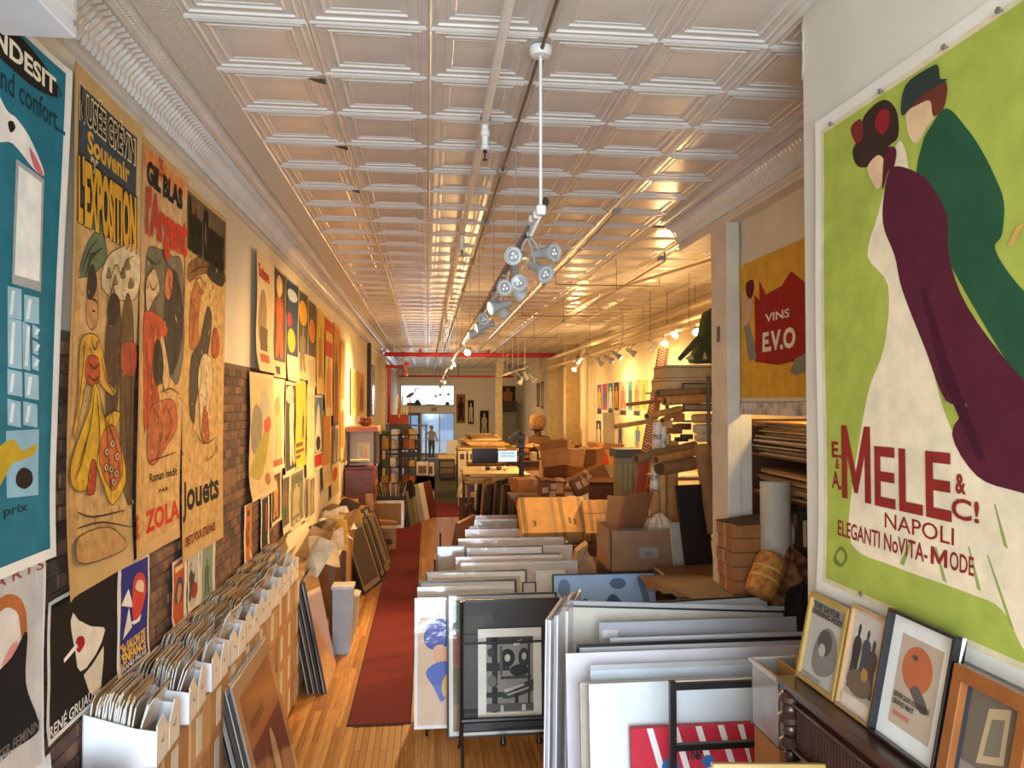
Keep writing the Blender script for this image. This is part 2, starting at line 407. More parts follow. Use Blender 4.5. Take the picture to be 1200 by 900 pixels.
# --- teal refrigerator poster
u1 = PLW.uv(74, 83)[0]; s = Sheet(PLW, 2.45, u1+.05, PLW.uv(50, 655)[1], PLW.uv(74, 78)[1], curl=.02, wave=.003, shear=-.11); LEFT_RECTS.append((2.45, u1+.05, s.v0, s.v1))
s.rect(.03, .02, .955, .985, '1f7183')
s.px([(-75, -45), (-30, 8), (10, 33), (50, 78), (69, 113), (40, 105), (-5, 68), (-60, 10)], '1c1a18')
s.px([(-20, 90), (2, 128), (14, 138), (30, 160), (46, 195), (47, 206), (34, 196), (10, 168), (-10, 165), (-30, 140)], 'ece6dc')
s.px([(30, 172), (42, 192), (47, 206), (36, 196)], 'd46a72'); s.px([(4, 143), (10, 142), (13, 150), (7, 155)], '25211e')
s.px([(10, 332), (14, 186), (48, 210), (45, 342)], 'a9aaa8', False); s.px([(13, 322), (17, 194), (45, 214), (43, 330)], 'f2efe6', False)
for (x0, y0, x1, y1) in ((5, 335, 22, 372), (25, 345, 43, 377), (5, 372, 22, 430), (23, 377, 32, 432), (35, 380, 42, 395), (35, 398, 42, 414), (34, 416, 42, 432), (4, 432, 22, 462), (25, 436, 42, 466), (4, 467, 20, 498), (23, 470, 40, 498)):
    s.px([(x0, y1), (x0, y0), (x1, y0+4), (x1, y1+3)], '9cc3d4', False); s.px([(x0+2, y1-3), (x0+5, y0+5), (x0+9, y0+6), (x0+6, y1-3)], 'e4eef0', False)
s.px([(2, 584), (2, 505), (42, 503), (40, 580)], '8fb9cc', False)
s.px([(-10, 530), (10, 515), (22, 528), (38, 520), (36, 532), (20, 540), (8, 545), (-8, 570)], 'c2a12c'); s.px([(14, 556), (22, 548), (32, 553), (33, 565), (24, 573), (14, 568)], '201c1a')
s.wpx('INDESIT', (-22, 45), (62, 92), 'ece2c8', bold=.03); s.wpx('and confort...', (-14, 97), (72, 134), '17333b', bold=.01)
s.wpx('prix', (-3, 609), (27, 588), '15313a', bold=.02)
s.build('poster', 'tall teal refrigerator poster with a black lettered lozenge at the top', 'e9e4d8', group='large posters on the left wall')

# --- tall museum poster
s = at_px(PLW, 82, 70, 703, 161, 68, curl=.02, wave=.006, seed=1, shear=-.10); s.tex = 16; s.lw = .004
s.rect(.06, .70, .93, .965, '3b474c'); s.rel([(.06, .70), (.3, .735), (.55, .70), (.93, .74), (.93, .66), (.06, .64)], '5d6a66')
s.rect(.06, .10, .93, .70, 'cfa66a')
s.px([(84, 318), (95, 285), (112, 268), (120, 300), (104, 320), (84, 325)], '6d7b5c')
s.px([(112, 330), (118, 305), (132, 292), (157, 288), (157, 345), (140, 352), (120, 345)], 'd9c295')
for (x, y) in ((122, 318), (130, 326), (140, 318), (149, 330), (127, 338), (145, 308)): s.px([(x-3, y+7), (x, y-5), (x+3, y+6)], '8a7150')
s.px([(118, 420), (120, 380), (127, 345), (134, 352), (138, 385), (136, 440), (131, 520), (122, 500)], '5c4535')
s.px([(138, 450), (139, 385), (144, 345), (150, 355), (153, 400), (154, 500), (150, 590), (140, 560)], '6b5238')
s.px([(120, 372), (122, 350), (128, 344), (135, 352), (134, 370), (127, 384)], '3d2f28')
s.px([(138, 418), (140, 402), (155, 404), (154, 440), (140, 436)], 'a84f30')
s.px([(95, 345), (98, 318), (105, 318), (108, 345), (108, 378), (100, 386), (94, 372)], 'c58f5c'); s.px([(94, 345), (97, 315), (103, 312), (106, 335), (100, 350)], '3a3129')
s.px([(84, 470), (85, 410), (92, 392), (108, 395), (116, 420), (122, 448), (132, 456), (128, 464), (112, 450), (108, 430), (96, 440), (84, 500), (76, 510)], 'd8a13c')
s.px([(92, 440), (95, 418), (108, 420), (110, 445), (100, 452)], 'c2512a')
s.px([(70, 548), (82, 520), (97, 480), (103, 450), (110, 460), (117, 488), (128, 482), (137, 485), (132, 505), (140, 530), (143, 565), (126, 592), (114, 565), (104, 545), (92, 575), (74, 570)], 'd9a92e')
s.px([(110, 540), (116, 505), (130, 500), (138, 530), (139, 555), (126, 575)], 'c76a36'); s.px([(94, 575), (100, 540), (106, 545), (104, 575), (98, 580)], 'b5442a')
s.strokes([(86, 300, 155, 350), (84, 400, 110, 480), (120, 350, 154, 500), (76, 500, 140, 580), (72, 585, 150, 640)], ['8a6238', '6a4a30', 'a8462a', 'd8b04a', '5a4a3a'], 26, 7)
s.px([(80, 630), (120, 618), (140, 640), (110, 655), (78, 660)], 'bd9158')
for pts in ([(103, 455), (98, 500), (84, 545)], [(106, 460), (110, 510), (106, 545)], [(110, 465), (120, 510), (124, 585)], [(113, 480), (130, 520), (136, 560)], [(96, 505), (88, 540), (78, 562)], [(90, 400), (88, 430), (82, 490)], [(112, 420), (118, 445), (128, 460)], [(98, 395), (103, 410), (108, 398)], [(96, 425), (103, 432), (109, 426)], [(97, 440), (103, 446), (110, 440)], [(124, 400), (128, 440), (126, 500)], [(131, 392), (134, 430), (131, 490)], [(146, 400), (149, 460), (147, 560)], [(142, 440), (143, 500), (145, 570)], [(99, 350), (104, 352), (106, 356)], [(101, 364), (105, 365)], [(92, 320), (97, 300), (103, 296)], [(86, 320), (94, 296), (106, 280)], [(90, 322), (100, 300), (112, 290)], [(120, 340), (124, 320), (130, 310), (136, 322), (142, 306), (150, 300)], [(80, 600), (100, 606), (140, 598)], [(78, 620), (110, 612), (146, 618)]):
    s.line(pts, '3a2a20', .0045)
for (x, y) in ((119, 530), (126, 520), (132, 535), (124, 550), (131, 555), (118, 548), (127, 565)): s.px([(x-3, y), (x, y-5), (x+3, y), (x, y+5)], 'd8b890'); s.px([(x-1, y), (x, y-2), (x+1, y), (x, y+2)], 'a83a26')
for txt, p, q, h, b in (('USÉE GRÉVIN', (96, 147), (157, 156), 'e6d3a4', .075), ('M', (87, 140), (95, 101), 'e6d3a4', 0), ('USÉE GRÉVIN', (96.5, 145), (156, 158), '1d1c1b', .03), ('M', (88, 139), (94.5, 104), '1d1c1b', 0), ('Souvenir', (97, 178), (150, 193), 'd9a640', .03), ('DE', (101, 202), (110, 189), 'd9c08a', .02), ("L'EXPOSITION", (82, 262), (157, 227), '2a211a', .09), ("L'EXPOSITION", (82, 261), (156, 229), 'dba32f', .05)):
    s.wpx(txt, p, q, h, bold=b)
s.build('poster', 'very tall worn tan poster of yellow-robed woman with slate blue lettered top', 'c9a469', group='large posters on the left wall')

# --- tall novel poster
s = at_px(PLW, 163, 158, 660, 214, 150, curl=.012, wave=.004, seed=2, shear=-.085); s.tex = 16; s.lw = .004
s.rect(.03, .55, .97, .985, 'c9a77a'); s.rect(.03, .93, .97, .98, 'd98a50')
s.rect(.03, .03, .97, .56, 'cfa567')
s.px([(166, 420), (168, 300), (185, 292), (200, 300), (211, 310), (212, 400), (205, 450), (195, 440), (180, 452)], '6f6a58')
s.px([(196, 440), (190, 380), (194, 330), (204, 318), (211, 360), (208, 410)], '3c3832')
s.px([(164, 500), (163, 380), (170, 364), (186, 372), (194, 388), (186, 402), (180, 440), (184, 480), (178, 520), (168, 500)], 'c0532f')
s.px([(168, 530), (172, 480), (184, 470), (200, 470), (204, 500), (188, 530), (176, 545)], 'b9663d')
s.px([(184, 420), (185, 395), (189, 400), (195, 440), (190, 460)], 'd7b07c'); s.px([(190, 340), (194, 316), (200, 318), (199, 340), (195, 352)], 'c9744a')
s.px([(176, 442), (177, 405), (184, 400), (188, 430), (184, 450)], '2e2a24'); s.px([(168, 365), (167, 330), (178, 315), (184, 340), (176, 352)], 'd8b98c')
s.strokes([(166, 300, 212, 400), (166, 380, 195, 520), (170, 460, 210, 545)], ['4a3a2c', '8a3a22', 'd8c090', '7a6a50', '9a6a3c'], 34, 7, 2)
for pts in ([(170, 375), (176, 400), (172, 450), (178, 500)], [(182, 380), (180, 420), (176, 470)], [(166, 400), (168, 450), (166, 490)], [(176, 480), (186, 500), (182, 530)], [(190, 475), (198, 495), (190, 520)], [(170, 330), (176, 340), (182, 330)], [(188, 300), (200, 320), (208, 350)], [(200, 380), (204, 410), (198, 440)], [(184, 460), (196, 455), (206, 462)], [(172, 540), (186, 536), (202, 530)], [(168, 300), (178, 310), (186, 304)], [(194, 330), (197, 340), (199, 345)]):
    s.line(pts, '3a2a20', .004)
for txt, p, q, h, b in (('25', (183, 205), (189, 188), 'b3401f', .03), ('GIL BLAS', (168, 214), (211, 222), '1c1a18', .06), ("l'Argent", (166, 290), (215, 252), 'c43a22', .04), ('Roman inédit', (172, 566), (205, 547), '29241f', .02), ('PAR', (184, 578), (195, 570), '29241f', .03), ('E. ZOLA', (150, 634), (207, 584), 'c8392a', .04)):
    s.wpx(txt, p, q, h, bold=b)
s.build('poster', 'tall tan poster of a red-dressed figure with orange-red lettering at its foot', 'c9a36c', group='large posters on the left wall')

# --- tall toy-shop poster
s = at_px(PLW, 215, 213, 662, 261, 206, curl=.012, wave=.004, seed=3.4, shear=-.06); s.tex = 16; s.lw = .004
s.rect(.03, .83, .97, .985, '6a5c46'); s.rect(.03, .03, .97, .83, 'c9a468')
s.px([(218, 310), (236, 300), (258, 316), (259, 332), (238, 320), (219, 330)], '7b5a30'); s.px([(240, 318), (247, 305), (258, 312), (258, 335), (246, 330)], '2f2922')
s.px([(219, 400), (221, 350), (228, 330), (233, 345), (230, 380), (232, 400), (224, 410)], 'a96a3c')
s.px([(220, 470), (222, 420), (232, 400), (240, 360), (245, 372), (242, 410), (235, 440), (228, 470), (226, 495), (222, 490)], '4b4438')
s.px([(232, 480), (230, 440), (236, 415), (244, 420), (246, 450), (240, 490), (238, 510), (233, 505)], 'd3bd90'); s.px([(245, 410), (248, 385), (252, 390), (253, 412), (249, 420)], 'b4572f')
s.px([(234, 510), (236, 478), (239, 480), (242, 505), (240, 520)], 'ad5a35')
s.strokes([(218, 300, 258, 350), (218, 350, 256, 440), (218, 440, 252, 540)], ['4a3a2c', '7a5230', 'd8c090', '6a5a44', '9a4a2c'], 34, 6, 3)
for pts in ([(220, 350), (226, 370), (222, 400)], [(228, 410), (234, 440), (228, 470)], [(238, 370), (242, 390), (240, 420)], [(234, 430), (240, 460), (236, 490)], [(246, 380), (250, 400), (248, 420)], [(220, 320), (238, 312), (256, 326)], [(222, 500), (236, 520), (250, 512)], [(240, 540), (248, 530), (252, 510)], [(226, 330), (232, 325), (236, 335)], [(250, 440), (252, 470), (248, 500)]):
    s.line(pts, '3a2a20', .004)
for txt, p, q, h, b in (('AUX', (224, 250), (232, 240), 'a5672d', .03), ('Buttes Chaumont', (218, 294), (259, 262), '0d0b09', .05), ('Jouets', (209, 614), (253, 552), '1c1a18', .03), ('OBJETS POUR ETRENNES', (211, 646), (248, 611), '7a2f1e', .04)):
    s.wpx(txt, p, q, h, bold=b)
s.build('poster', 'tall brown-topped toy poster with black lettering at foot beside bare brick', 'c8a46b', group='large posters on the left wall')

# --- lower row near the boxes
u1 = PLW.uv(49, 700)[0]; s = Sheet(PLW, 2.5, u1, PLW.uv(30, 905)[1]-.02, PLW.uv(49, 655)[1], wave=.003, curl=.01); LEFT_RECTS.append((2.5, u1, s.v0, s.v1))
s.rect(.02, .02, .98, .98, 'c5bfb8')
s.px([(-60, 760), (-20, 720), (2, 697), (18, 700), (26, 720), (27, 745), (18, 770), (0, 790), (-40, 830)], 'ddd2c6'); s.px([(-20, 715), (2, 697), (18, 700), (26, 716), (28, 742), (22, 748), (17, 720), (4, 712), (-10, 720)], 'b56a3a')
s.px([(-2, 780), (8, 758), (17, 752), (15, 766), (4, 778)], 'd98f84'); s.px([(-70, 850), (-20, 800), (10, 770), (28, 740), (27, 800), (39, 840), (38, 860), (0, 884), (-60, 910)], '17171a')
s.wpx('P A R I S', (-32, 700), (47, 654), '9a4c40', bold=.01); s.wpx('PORTER FEMININ', (-28, 912), (41, 842), '6b6560')
s.build('poster', 'pale grey poster of black-caped red-haired figure at the lower left edge', 'd8d3cb', group='posters under the large ones')

s = at_px(PLW, 51, 707, 878, 135, 46, wave=.003, curl=.012, seed=2)
s.rect(.035, .03, .965, .97, '161416')
s.px([(83, 718), (90, 727), (104, 734), (118, 735), (120, 738), (116, 752), (109, 767), (98, 783), (91, 787), (87, 782), (85, 765), (81, 740), (80, 728)], 'e2d6c2', False)
s.px([(95, 791), (105, 779), (118, 757), (118, 775), (115, 805), (109, 817), (102, 812)], 'd8cab2', False); s.px([(85, 757), (88, 747), (95, 746), (96, 755), (89, 765)], 'a5172c'); s.px([(71, 777), (70, 773), (86, 754), (88, 758)], 'ece6da', False)
s.wpx('RENÉ GRUAU', (50, 868), (104, 806), 'dcd6cb', slant=.015)
s.build('poster', 'black square poster of a white face with red lips and cigarette', 'ded9cf', group='posters under the large ones')

s = at_px(PLW, 137, 666, 800, 171, 133, wave=.003, curl=.008, seed=4)
s.rect(.05, .03, .95, .97, '2b2f7c')
s.px([(139, 710), (148, 690), (153, 712)], 'e8e0d2', False); s.px([(142, 750), (148, 712), (152, 735)], 'e8e0d2', False); s.px([(150, 730), (162, 720), (160, 728), (154, 732)], 'e8e0d2', False)
s.px([(152, 722), (152, 690), (156, 674), (164, 672), (167, 690), (162, 715), (157, 726)], 'cf4433'); s.px([(155, 690), (158, 680), (164, 682), (163, 694)], 'e5c7a6')
for txt, p, q, h in (('25e SALON DE', (138, 770), (167, 735), 'e0b23a'), ("L'ENFANCE", (137, 784), (167, 746), 'e3b53c'), ('GRAND PALAIS', (137, 791), (167, 759), 'd9d0c0')): s.wpx(txt, p, q, h, bold=.05)
s.build('poster', 'small deep blue poster with red clown and white triangles on the brick', 'ddd8cc', group='posters under the large ones')

def small(x0, yt, yb, x1, x0b, ph, shapes, label, seed=0, texts=(), wave=.003, curl=.008, group='small posters over the boxes', plane=None):
    s = at_px(plane or PLW, x0, yt, yb, x1, x0b, wave=wave, curl=curl, seed=seed)
    for q in shapes:
        if len(q) == 5: s.rect(*q)
        else: s.rel(q[0], q[1], True)
    for t in texts: s.write(*t)
    return s.build('poster', label, ph, group=group)
EL = lambda cx, cy, rx, ry, n=10: [(cx+rx*math.cos(2*PI*i/n), cy+ry*math.sin(2*PI*i/n)) for i in range(n)]
def fig(cx, cy, w, h, lean=0):
    """a plain standing figure outline"""
    return [(cx+w*a+lean*b, cy+h*b) for a, b in ((-.5, -.5), (-.42, -.1), (-.5, .12), (-.36, .26), (-.13, .3), (-.17, .42), (0, .5), (.17, .42), (.13, .3), (.36, .26), (.5, .12), (.4, -.1), (.5, -.5), (.12, -.48), (0, -.2), (-.12, -.48))]
small(199, 660, 742, 216, 196, 'd9d2c4', [(.08, .05, .92, .95, 'b5532f'), (EL(.5, .48, .3, .24), '39465c'), (EL(.5, .48, .17, .15), 'c88a4a'), (.2, .82, .8, .9, 'd9c08a')], 'small orange print with a dark blue ring under the toy poster', 1)
small(217, 651, 720, 231, 217, 'd5ccba', [(.06, .05, .94, .95, 'b9b3a4'), (fig(.4, .5, .5, .7), '47443f'), (EL(.62, .3, .25, .15), 'a8402e')], 'small grey comic print between the orange ring print and pale green one', 2)
small(232, 640, 724, 249, 230, 'd6d0bc', [(.2, .2, .85, .92, '8b9a86'), (fig(.5, .5, .3, .5), '5b6a5c'), (.3, .06, .75, .1, '6a6456')], 'small pale green print in a wide cream margin under the toy poster', 3)

# upper row further along
R1 = 'posters in the upper row'; R2 = 'posters in the middle row'; R3 = 'small posters over the boxes'
small(297, 289, 433, 318, 293, 'd8bf93', [(EL(.42, .45, .25, .25), '9c8668'), (.3, .18, .75, .38, '6f5a45'), (.25, .08, .8, .15, 'b25a38')], 'cream poster with curly red writing heading the upper row beyond brick', 1, [('Suisse', .15, .78, .8, .9, 'b3342a', .04)], .006, .03, R1)
small(319, 310, 441, 333, 318, 'b9a27c', [(.03, .15, .97, .98, '4c4238'), (fig(.5, .55, .6, .7), 'b5562c'), (EL(.5, .85, .25, .1), 'd9b98c'), (.1, .03, .6, .1, '3b332c')], 'dark poster with an orange figure in the upper row', 2, (), .005, .01, R1)
small(334, 323, 445, 347, 334, 'b8b3a0', [(.03, .25, .97, .98, '323f58'), (EL(.5, .4, .3, .12), 'd0a733'), (EL(.35, .6, .2, .07), 'a8383a'), (EL(.5, .85, .4, .06), 'a9b7c0')], 'dark blue poster with yellow disc in the upper row', 3, (), .006, .02, R1)
small(348, 336, 444, 359, 348, 'c2a878', [(.03, .3, .97, .98, '4e4f44'), (EL(.5, .75, .38, .14), 'd39a2e'), (fig(.5, .35, .5, .5), '7c7258')], 'dark poster with golden block in the upper row', 4, (), .005, .02, R1)
small(360, 349, 452, 369, 360, 'c9b187', [(.03, .35, .97, .98, '5c5342'), (EL(.5, .65, .35, .14), 'd98a2e'), (.1, .05, .9, .3, 'b7a680')], 'brown poster with orange block in the upper row', 5, (), .004, .01, R1)
small(370, 359, 462, 379, 370, 'dcbc72', [(.05, .4, .95, .97, 'd8b04a'), (fig(.5, .5, .5, .6), 'b07f3e')], 'plain yellow poster in the upper row', 6, (), .004, .01, R1)
small(380, 368, 488, 389, 380, 'dfc285', [(.05, .6, .95, .97, 'c8492c'), (fig(.5, .35, .6, .5), 'd98a3a'), (.1, .75, .9, .85, 'e2b65c')], 'long poster with a red top in the upper row', 7, (), .004, .01, R1)
small(390, 377, 541, 397, 390, 'd9ae66', [(.05, .05, .95, .97, 'c98a42'), (fig(.5, .55, .6, .6), '7c5a34'), (.1, .15, .9, .28, '5f6468')], 'long ochre poster at the end of the upper row', 8, (), .004, .01, R1)
small(398, 395, 540, 403, 398, 'dcb87a', [(.05, .5, .95, .97, 'c99a55'), (.1, .1, .9, .4, 'd27e35')], 'narrow pale orange poster past the ochre one', 9, (), .003, .01, R1)
small(411, 431, 487, 418, 411, 'dcc08a', [(.1, .05, .9, .95, 'c9a765'), (fig(.5, .5, .5, .7), '9d8152')], 'pale gold panel, nearer of a pair high beyond the wooden cabinet', 10, (), .002, 0, R1)
small(419, 434, 487, 427, 419, 'd8b57c', [(.1, .05, .9, .95, 'b98f50'), (fig(.5, .45, .5, .7), '7d5b3a')], 'brown gold panel, farther of a pair high beyond the wooden cabinet', 11, (), .002, 0, R1)
small(290, 435, 591, 317, 287, 'd6bd90', [(.03, .03, .97, .97, 'cfb78a'), (EL(.3, .55, .22, .2), '8b8470'), ([(.1, .2), (.5, .15), (.8, .4), (.75, .6), (.45, .45), (.2, .3)], 'a79a4e'), (EL(.72, .58, .16, .07), 'bd5a3a'), (EL(.62, .75, .18, .13), 'b9ae96'), (EL(.75, .12, .12, .05), 'a06a48')], 'large pale poster with olive and grey shapes in the middle row', 4, (), .007, .03, R2)
small(318, 443, 554, 331, 317, 'd8c298', [(fig(.5, .5, .6, .75), 'bca67c'), (.1, .05, .9, .12, '9c5a40'), (EL(.4, .7, .2, .1), 'a88c62')], 'cream sketch poster in the middle row', 5, (), .005, .015, R2)
small(333, 447, 556, 345, 333, 'c9c0aa', [(.03, .03, .97, .97, '3b3530'), (fig(.62, .55, .5, .9, -.1), 'cdbda0'), (EL(.4, .86, .4, .1), 'a9a28f')], 'black poster with pale standing figure in the middle row', 6, (), .004, .01, R2)
small(345, 446, 550, 357, 345, 'd9a838', [(.04, .04, .96, .96, 'dba72e'), (fig(.75, .5, .2, .35), '4a3a26'), (.05, .24, .8, .29, '6a4a20'), (.05, .17, .9, .21, '6a4a20'), (.05, .11, .5, .15, '6a4a20')], 'bright yellow poster with a small dark figure in the middle row', 7, (), .004, .01, R2)
small(358, 450, 560, 367, 358, 'd8c092', [(.1, .3, .9, .9, 'd2b987')], 'plain cream sheet between the yellow and the blue posters', 8, (), .004, .01, R2)
small(368, 463, 552, 376, 368, 'd5cdb8', [(.05, .22, .95, .97, '5b7f9a'), ([(.1, .3), (.5, .9), (.9, .3)], 'd9d3c3'), (.05, .04, .95, .2, 'b3262a'), (EL(.5, .35, .3, .1), '33302f')], 'narrow blue poster with white triangle and red foot', 9, (), .003, .01, R2)
small(377, 482, 575, 386, 377, 'dcc48f', [(.08, .3, .92, .95, 'd8893a'), (fig(.5, .6, .5, .5), 'c9a15a'), (.08, .04, .92, .2, 'cdbb90')], 'orange and white poster below the long red-topped one', 10, (), .003, .02, R2)
small(387, 500, 584, 396, 387, 'cdb489', [(.08, .45, .92, .95, '7d8480'), (.08, .05, .92, .38, 'c8b27a'), (EL(.5, .3, .3, .1), 'b9572e')], 'grey and ochre poster nearest to the wooden cabinet', 11, (), .003, .02, R2)
small(284.5, 593, 667, 293, 284, 'ddd2c0', [(.12, .02, .98, .97, 'c8752f'), (EL(.5, .5, .28, .2), '8f4526'), (.3, .8, .8, .9, '6b3a22')], 'narrow orange print in a white margin on the brick', 12, (), .003, .01, R3)
small(304, 583, 652, 314, 304, 'd9d4ca', [(.12, .06, .92, .95, '2c2624'), (EL(.65, .6, .15, .25), '8d4a34')], 'narrow black print with white border over the boxes', 13, (), .003, .01, R3)
small(316, 555, 618, 328, 316, 'd3c3a4', [(.08, .06, .92, .94, '54402f'), (fig(.5, .5, .45, .75), 'c08a58'), (EL(.5, .72, .15, .1), 'd8b285')], 'brown portrait print beneath the cream sketch poster', 14, (), .003, .01, R3)
small(329, 558, 629, 338, 328, 'cdbfa4', [(.08, .12, .92, .94, '4f4a3e'), (fig(.5, .5, .5, .7), '7d5c40'), (EL(.4, .35, .25, .12), '3f5a4a')], 'dark green-brown print in small row over the boxes', 15, (), .004, .015, R3)
small(339, 554, 624, 354, 338, 'c2b79d', [(.05, .06, .95, .95, '6d6a58'), (fig(.45, .45, .5, .8), 'a29670'), (.1, .75, .9, .9, '55594f')], 'wide grey-green print in small row over the boxes', 16, (), .004, .015, R3)
small(356, 560, 612, 361, 356, 'cfc2a6', [(.08, .06, .92, .94, '77705e'), (fig(.5, .5, .5, .8), '4e4a3f')], 'narrow grey print, nearer of the last two over the boxes', 17, (), .002, .01, R3)
small(362, 560, 608, 368, 362, 'cfc2a6', [(.08, .06, .92, .94, '6e6450'), (fig(.5, .5, .5, .8), '9c8a60')], 'narrow ochre print, farther of the last two over the boxes', 18, (), .002, .01, R3)

# --- large poster on the near right partition
s = Sheet(PPW, -3.44, -1.72, 2.12, 4.33, gap=.01, wave=.005, curl=.012, seed=1.2)
s.rect(.03, .025, .97, .975, 'd9cba6'); s.rect(.045, .035, .955, .965, 'a5b04c')
s.px([(1058, 165), (1046, 205), (1035, 250), (1023, 300), (1047, 335), (1042, 407), (1022, 464), (1003, 575), (1004, 638), (1055, 664), (1140, 695), (1180, 715), (1215, 770), (1290, 800), (1330, 640), (1210, 570), (1149, 540), (1110, 480), (1080, 330), (1070, 200)], 'e6d6b6')
for a, b in (((1060, 660), (1072, 632)), ((1110, 680), (1100, 640)), ((1150, 690), (1138, 640)), ((1190, 735), (1160, 650)), ((1110, 470), (1092, 415)), ((1180, 640), (1168, 590))):
    s.px([a, (b[0], b[1]), (b[0]+2, b[1]+1), (a[0]+5, a[1]+3)], '93a057', False)
s.px([(1085, 170), (1095, 148), (1113, 127), (1135, 148), (1153, 173), (1170, 205), (1182, 237), (1180, 275), (1172, 292), (1200, 335), (1280, 420), (1280, 540), (1200, 445), (1150, 365), (1110, 290), (1080, 215)], '2a5239')
s.px([(1075, 200), (1052, 196), (1043, 218), (1041, 262), (1055, 300), (1064, 340), (1091, 411), (1113, 469), (1138, 475), (1120, 509), (1149, 558), (1200, 577), (1290, 600), (1290, 520), (1200, 440), (1140, 360), (1118, 300), (1116, 255), (1095, 215)], '56202f')
s.px([(1150, 540), (1108, 440), (1085, 340), (1090, 335), (1120, 430), (1160, 540)], '45182a', False)
s.px([(1012, 160), (1018, 135), (1040, 117), (1055, 130), (1057, 160), (1046, 172), (1038, 190), (1012, 196), (1004, 178)], '3a2a22'); s.px([(1030, 145), (1036, 130), (1046, 130), (1046, 148), (1038, 158)], '8f2327'); s.px([(1008, 168), (1002, 150), (1014, 140), (1016, 162)], '7c2a2a')
s.px([(1022, 196), (1034, 182), (1042, 190), (1040, 212), (1034, 222), (1026, 210)], 'ddbb92'); s.px([(1040, 222), (1042, 180), (1050, 172), (1056, 178), (1052, 200), (1046, 202)], '5a2028')
s.px([(1066, 130), (1075, 118), (1098, 112), (1100, 135), (1090, 150), (1080, 168), (1070, 160)], 'ddbb92'); s.px([(1068, 128), (1080, 108), (1104, 95), (1114, 100), (1110, 128), (1098, 136), (1094, 118), (1078, 124)], '6a3527')
s.px([(1062, 136), (1066, 100), (1096, 78), (1104, 78), (1106, 92), (1114, 94), (1085, 112)], '333f39')
s.px([(1186, 290), (1198, 265), (1206, 262), (1194, 288)], 'd9a560', False)
s.px([(984, 651), (992, 640), (1000, 652), (994, 664), (985, 660)], '6d7a3a'); s.px([(987, 652), (992, 644), (997, 652), (993, 660)], 'a5b04c')
for txt, p, q, b in (('M', (992, 583), (1025, 500), .01), ('ELE', (1031, 592), (1119, 531), .015), ('E.', (980, 536), (991, 518), .03), ('&', (984, 549), (989, 538), .02), ('A.', (980, 572), (991, 553), .03), ('&', (1124, 578), (1136, 556), .03), ('C!', (1120, 607), (1152, 588), .02), ('NAPOLI', (1042, 618), (1122, 619), .005), ('ELEGANTI NoVITA-', (988, 627), (1092, 638), .015), ('M', (1096, 660), (1115, 645), 0), ('ODE', (1118, 667), (1146, 653), .015)):
    s.wpx(txt, p, q, '8c2c25', bold=b)
mele = s.build('poster', 'huge green poster of couple in maroon and cream on the near right wall', 'e4dfd2')
for (px, py) in ((974, 145), (1032, 107), (1107, 55), (1171, 12), (1010, 696), (1092, 733)):
    p = onX(px, py, XP-.03); MB().lathe([(0, 0), (.004, 0), (.006, .01), (.011, .014), (.011, .02), (0, .021)], (XP-.018, p.y, p.z), (-1, 0, 0), 10).build('push_pin', mat('9a9690', .3, metal=.7), mele)

# --- red castle wine poster
s = Sheet(PVW, PVW.uv(867, 390)[0], PVW.uv(867, 390)[0]+1.5, PVW.uv(868, 470)[1], PVW.uv(868, 309)[1], wave=.003)
s.rect(.015, .02, .985, .98, 'd9a93c')
s.px([(887, 424), (886, 345), (892, 352), (892, 328), (900, 345), (918, 335), (926, 322), (930, 318), (944, 330), (960, 360), (962, 430), (930, 424), (915, 428), (900, 426)], '9e2a22', False)
s.px([(880, 424), (873, 380), (878, 372), (886, 400), (889, 420)], '8d8a80', False); s.px([(873, 380), (870, 350), (877, 342), (884, 356), (880, 376)], 'd3ab86'); s.px([(877, 345), (877, 332), (885, 328), (886, 340), (882, 350)], '5e1f22')
s.px([(928, 436), (934, 420), (960, 408), (960, 430), (935, 440)], '8d8a80', False)
s.wpx('VINS', (899, 378), (927, 361), 'e9dfc8', bold=.02); s.wpx('E.V.O', (896, 413), (934, 382), 'ece3cd', bold=.04)
s.build('poster', 'yellow wine poster with a red castle lettered in white', 'd9d3c2')

# --- far right wall and street end
RW = 'posters in a row on far right wall'
cols = [('6a5a80', 'd0a83a', 'purple'), ('b0455a', '3d6a8a', 'crimson'), ('3f7c80', 'd8d4c6', 'teal'), ('3a3a34', 'c88a34', 'black and amber'), ('c8907a', 'a45548', 'salmon pink'), ('4f8488', '3a3f48', 'sea green'), ('d7a780', 'c46a48', 'peach'), ('c9b95a', '8a9a4e', 'lime yellow')]
xs = [(700, 705.5), (706, 712.5), (713, 719), (719.8, 726), (726.5, 735), (736, 742), (742.5, 751), (751.5, 759)]
for i, ((a, b, nm), (x0, x1)) in enumerate(zip(cols, xs)):
    yt = 449-.9*i; yb = 487+.4*i
    s = Sheet(PRW, PRW.uv(x0, 470)[0], PRW.uv(x1, 470)[0], PRW.uv(x0, yb)[1], PRW.uv(x0, yt)[1], wave=.002)
    s.rect(.05, .05, .95, .95, a); s.rel(fig(.5, .55, .6, .6), b, True); s.rect(.1, .06, .9, .18, 'd8cfb4' if i % 2 else '2f3540')
    s.build('poster', f'{nm} poster in the row on the far right wall', 'ddd3b8', group=RW)
